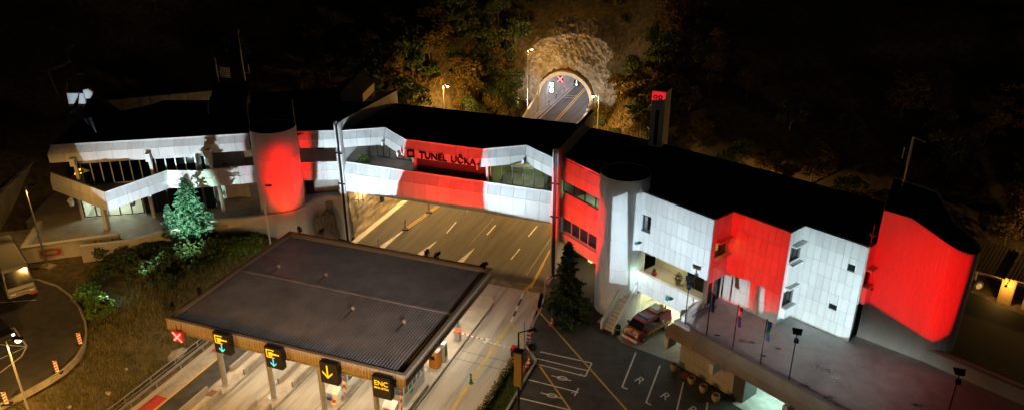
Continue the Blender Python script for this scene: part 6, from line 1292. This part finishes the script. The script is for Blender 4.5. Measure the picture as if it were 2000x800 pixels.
scatter(20, (-57, -46.4), (110, 131), 'at the left flank of the portal', 'trees at the left flank of the portal', .6, 1.0, 2.0, .35)
scatter(26, (-30, -10), (98, 132), 'right of the tunnel road', 'trees right of the tunnel road', .55, 1.1, 3.0, .6)
scatter(26, (-60, -16), (134, 165), 'above the tunnel portal', 'trees above the tunnel portal', .6, 1.1, 3.6)
scatter(26, (-6, 36), (86, 112), 'behind the right wing', 'trees behind the right wing', .7, 1.2, 3.6, .6)
scatter(16, (-110, -72), (98, 130), 'far behind the left wing', 'trees far behind the left wing', .7, 1.2, 4)
for x, y, s_, mt_, lb in ((-46.9, 101.5, .8, TR[0], 'young green tree beside the street lamp left of the tunnel road'), (-29.6, 119.5, .8, TR[2], 'dark leafy tree overhanging the road at the right of the tunnel arch'), (-46.6, 120.5, .9, TR[4], 'green tree lit at the left foot of the rock face'), (-33, 148, .8, TR[6], 'pale leafy sapling on the crest above the tunnel'), (-47.6, 126.5, .9, TR[8], 'bushy tree against the left side of the lit rock'), (-49.8, 129, 1.0, TR[2], 'tree behind the left side of the lit rock'), (-51.5, 125, 1.1, TR[6], 'broad tree standing clear left of the rock face'), (-48.6, 122.8, .8, TR[1], 'dry leaved tree behind the tallest street lamp')):
    plant('roadside_tree', lb, 'tree', (x, y, ground_z(x, y)-.2), s_, mt_, tmesh, 'trunk', None) if False else plant('roadside_tree', lb, 'tree', (x, y, ground_z(x, y)-.2), s_, mt_, tmesh, 'trunk', 'single trees by the tunnel')
# low shrubs on the road banks and rock
for grp, n, xr, yr, zone in (('shrubs on the left road bank', 40, (-58, -45.6), (94, 127), 'left bank of the tunnel road'), ('shrubs on the right road bank', 46, (-30.5, -14), (86, 127), 'right bank of the tunnel road'), ('shrubs over the portal', 26, (-56, -20), (133, 142), 'rocks over the tunnel')):
    for i in range(n):
        for _ in range(20):
            x, y = rt.uniform(*xr), rt.uniform(*yr)
            if abs(x-TUNX) > 7.2 or y > 138: break
        plant('wild_shrub', 'low wild shrub on the '+zone, 'shrub', (x, y, ground_z(x, y)-.1), rt.uniform(.7, 1.6), SB[rt.randrange(4)*3+(1 if rt.random() < .55 else 0)], smesh, 'stems', grp)
# shrubs on the embankment
sh_px = [(170, 590), (185, 565), (205, 545), (225, 530), (250, 515), (275, 505), (300, 495), (240, 550), (270, 540), (300, 530), (330, 520), (215, 575), (195, 610), (340, 500), (365, 505), (400, 495), (430, 500), (320, 555), (260, 575), (460, 490), (485, 490), (380, 530), (215, 505), (150, 575)]
nm_ = ['beside the hidden projector', 'above the lit one', 'third up the kerb', 'fourth up the kerb', 'below the forward wall', 'middle below the forward wall', 'right below the forward wall', 'in the middle of the mass', 'right middle of the mass', 'far right of the mass', 'near the glowing conifer', 'below the middle', 'lowest lit', 'left under the conifer', 'under the conifer', 'right under the conifer', 'before the curved wall left', 'outlying', 'lower outlying', 'before the curved wall', 'beside the white lamp pole', 'in the open slope', 'under the emblem wall end', 'at the kerb top']
for i, (x, y) in enumerate(sh_px):
    p = on_ground(x, y)
    vx_, vy_ = p[0]-pj6[0], p[1]-pj6[1]
    if i not in (0, 12) and math.hypot(vx_, vy_) < 5 and vy_ > -.5: continue
    plant('bank_shrub', 'leafy shrub on the embankment, '+nm_[i], 'shrub', (p[0], p[1], p[2]-.15), rt.uniform(1.0, 1.7), SB[rt.randrange(4)*3+(2 if i in (0, 1, 11, 12, 23, 19, 20) else 0)], smesh, 'stems', 'shrubs on the embankment')
def emb():
    while True:
        x, y = random.uniform(-60, -49.0), random.uniform(30, 69)
        if not inpoly(x, y, LOTPOLY) and not inpoly(x, y, tf_): return (x, y, ground_z(x, y)-.02)
stuff(blades(900, emb, .05, ROCK, 'gravel', .07), 'loose pale gravel scattered over the embankment', 'gravel')
cl_ = [emb() for _ in range(1500)]
def emb2():
    c = random.choice(cl_); x, y = c[0]+random.gauss(0, .22), c[1]+random.gauss(0, .22); return (x, y, ground_z(x, y)-.02)
stuff(blades(44000, lambda: emb2() if random.random() < .7 else emb(), .34, FL_GRS, 'embankment_grass', .03), 'dry grass covering the embankment between car park and toll lanes', 'grass')
def bank():
    while True:
        x, y = random.uniform(-60, -14), random.uniform(88, 132)
        if abs(x-TUNX) > 7.5+3*max(0, (112-y)/20): return (x, y, ground_z(x, y)-.05)
stuff(blades(16000, bank, .7, FL_DRY, 'bank_grass', .07), 'tall dry grass on the banks of the tunnel road', 'grass')
# potted bush in the bridge gallery
p = PV(711, 312, (-48, 71.8), (-21, 71.8)); t = thing('gallery_plant', 'bright green potted bush in the bridge gallery', 'plant', (p[0], 71.8, 8.9)); MB().lathe((p[0], 71.8, 8.9), [(.3, 0), (.4, .6), (.35, .6)], 14).build('pot', TC, t); rng = np.random.default_rng(3); leafcloud(420, gball((p[0], 71.6, 9.6), (1.0, .7, 1.3)), .11).build('foliage', FL_BUSH, t)
p = PV(1075, 372, (-48, 72.6), (-21, 72.6)); t = thing('lobby_plant', 'yellow green plant behind the lobby glass', 'plant', (p[0], 72.6, 8.9)); MB().lathe((p[0], 72.6, 8.9), [(.25, 0), (.3, .5), (.26, .5)], 12).build('pot', TC, t); leafcloud(260, gball((p[0], 72.6, 9.4), (.6, .5, 1.7)), .12).build('foliage', FL_BUSH, t)
q = FLW(17.6, -1.2, 8.64); t = thing('balcony_plant', 'dark potted plant on the left wing balcony', 'plant', q); MB().lathe(q, [(.25, 0), (.3, .5), (.26, .5)], 12).build('pot', TC, t); leafcloud(160, gball((q[0], q[1], q[2]+.5), (.5, .5, 1.2)), .1).build('foliage', FL_BRD, t)
p = F1(3.7, -2.6, 3.95); t = thing('loggia_plant', 'potted plant in the lit loggia', 'plant', p); MB().lathe(p, [(.22, 0), (.28, .45), (.24, .45)], 12).build('pot', TC, t); leafcloud(140, gball((p[0], p[1], p[2]+.45), (.4, .4, .8)), .09).build('foliage', FL_BRD, t)
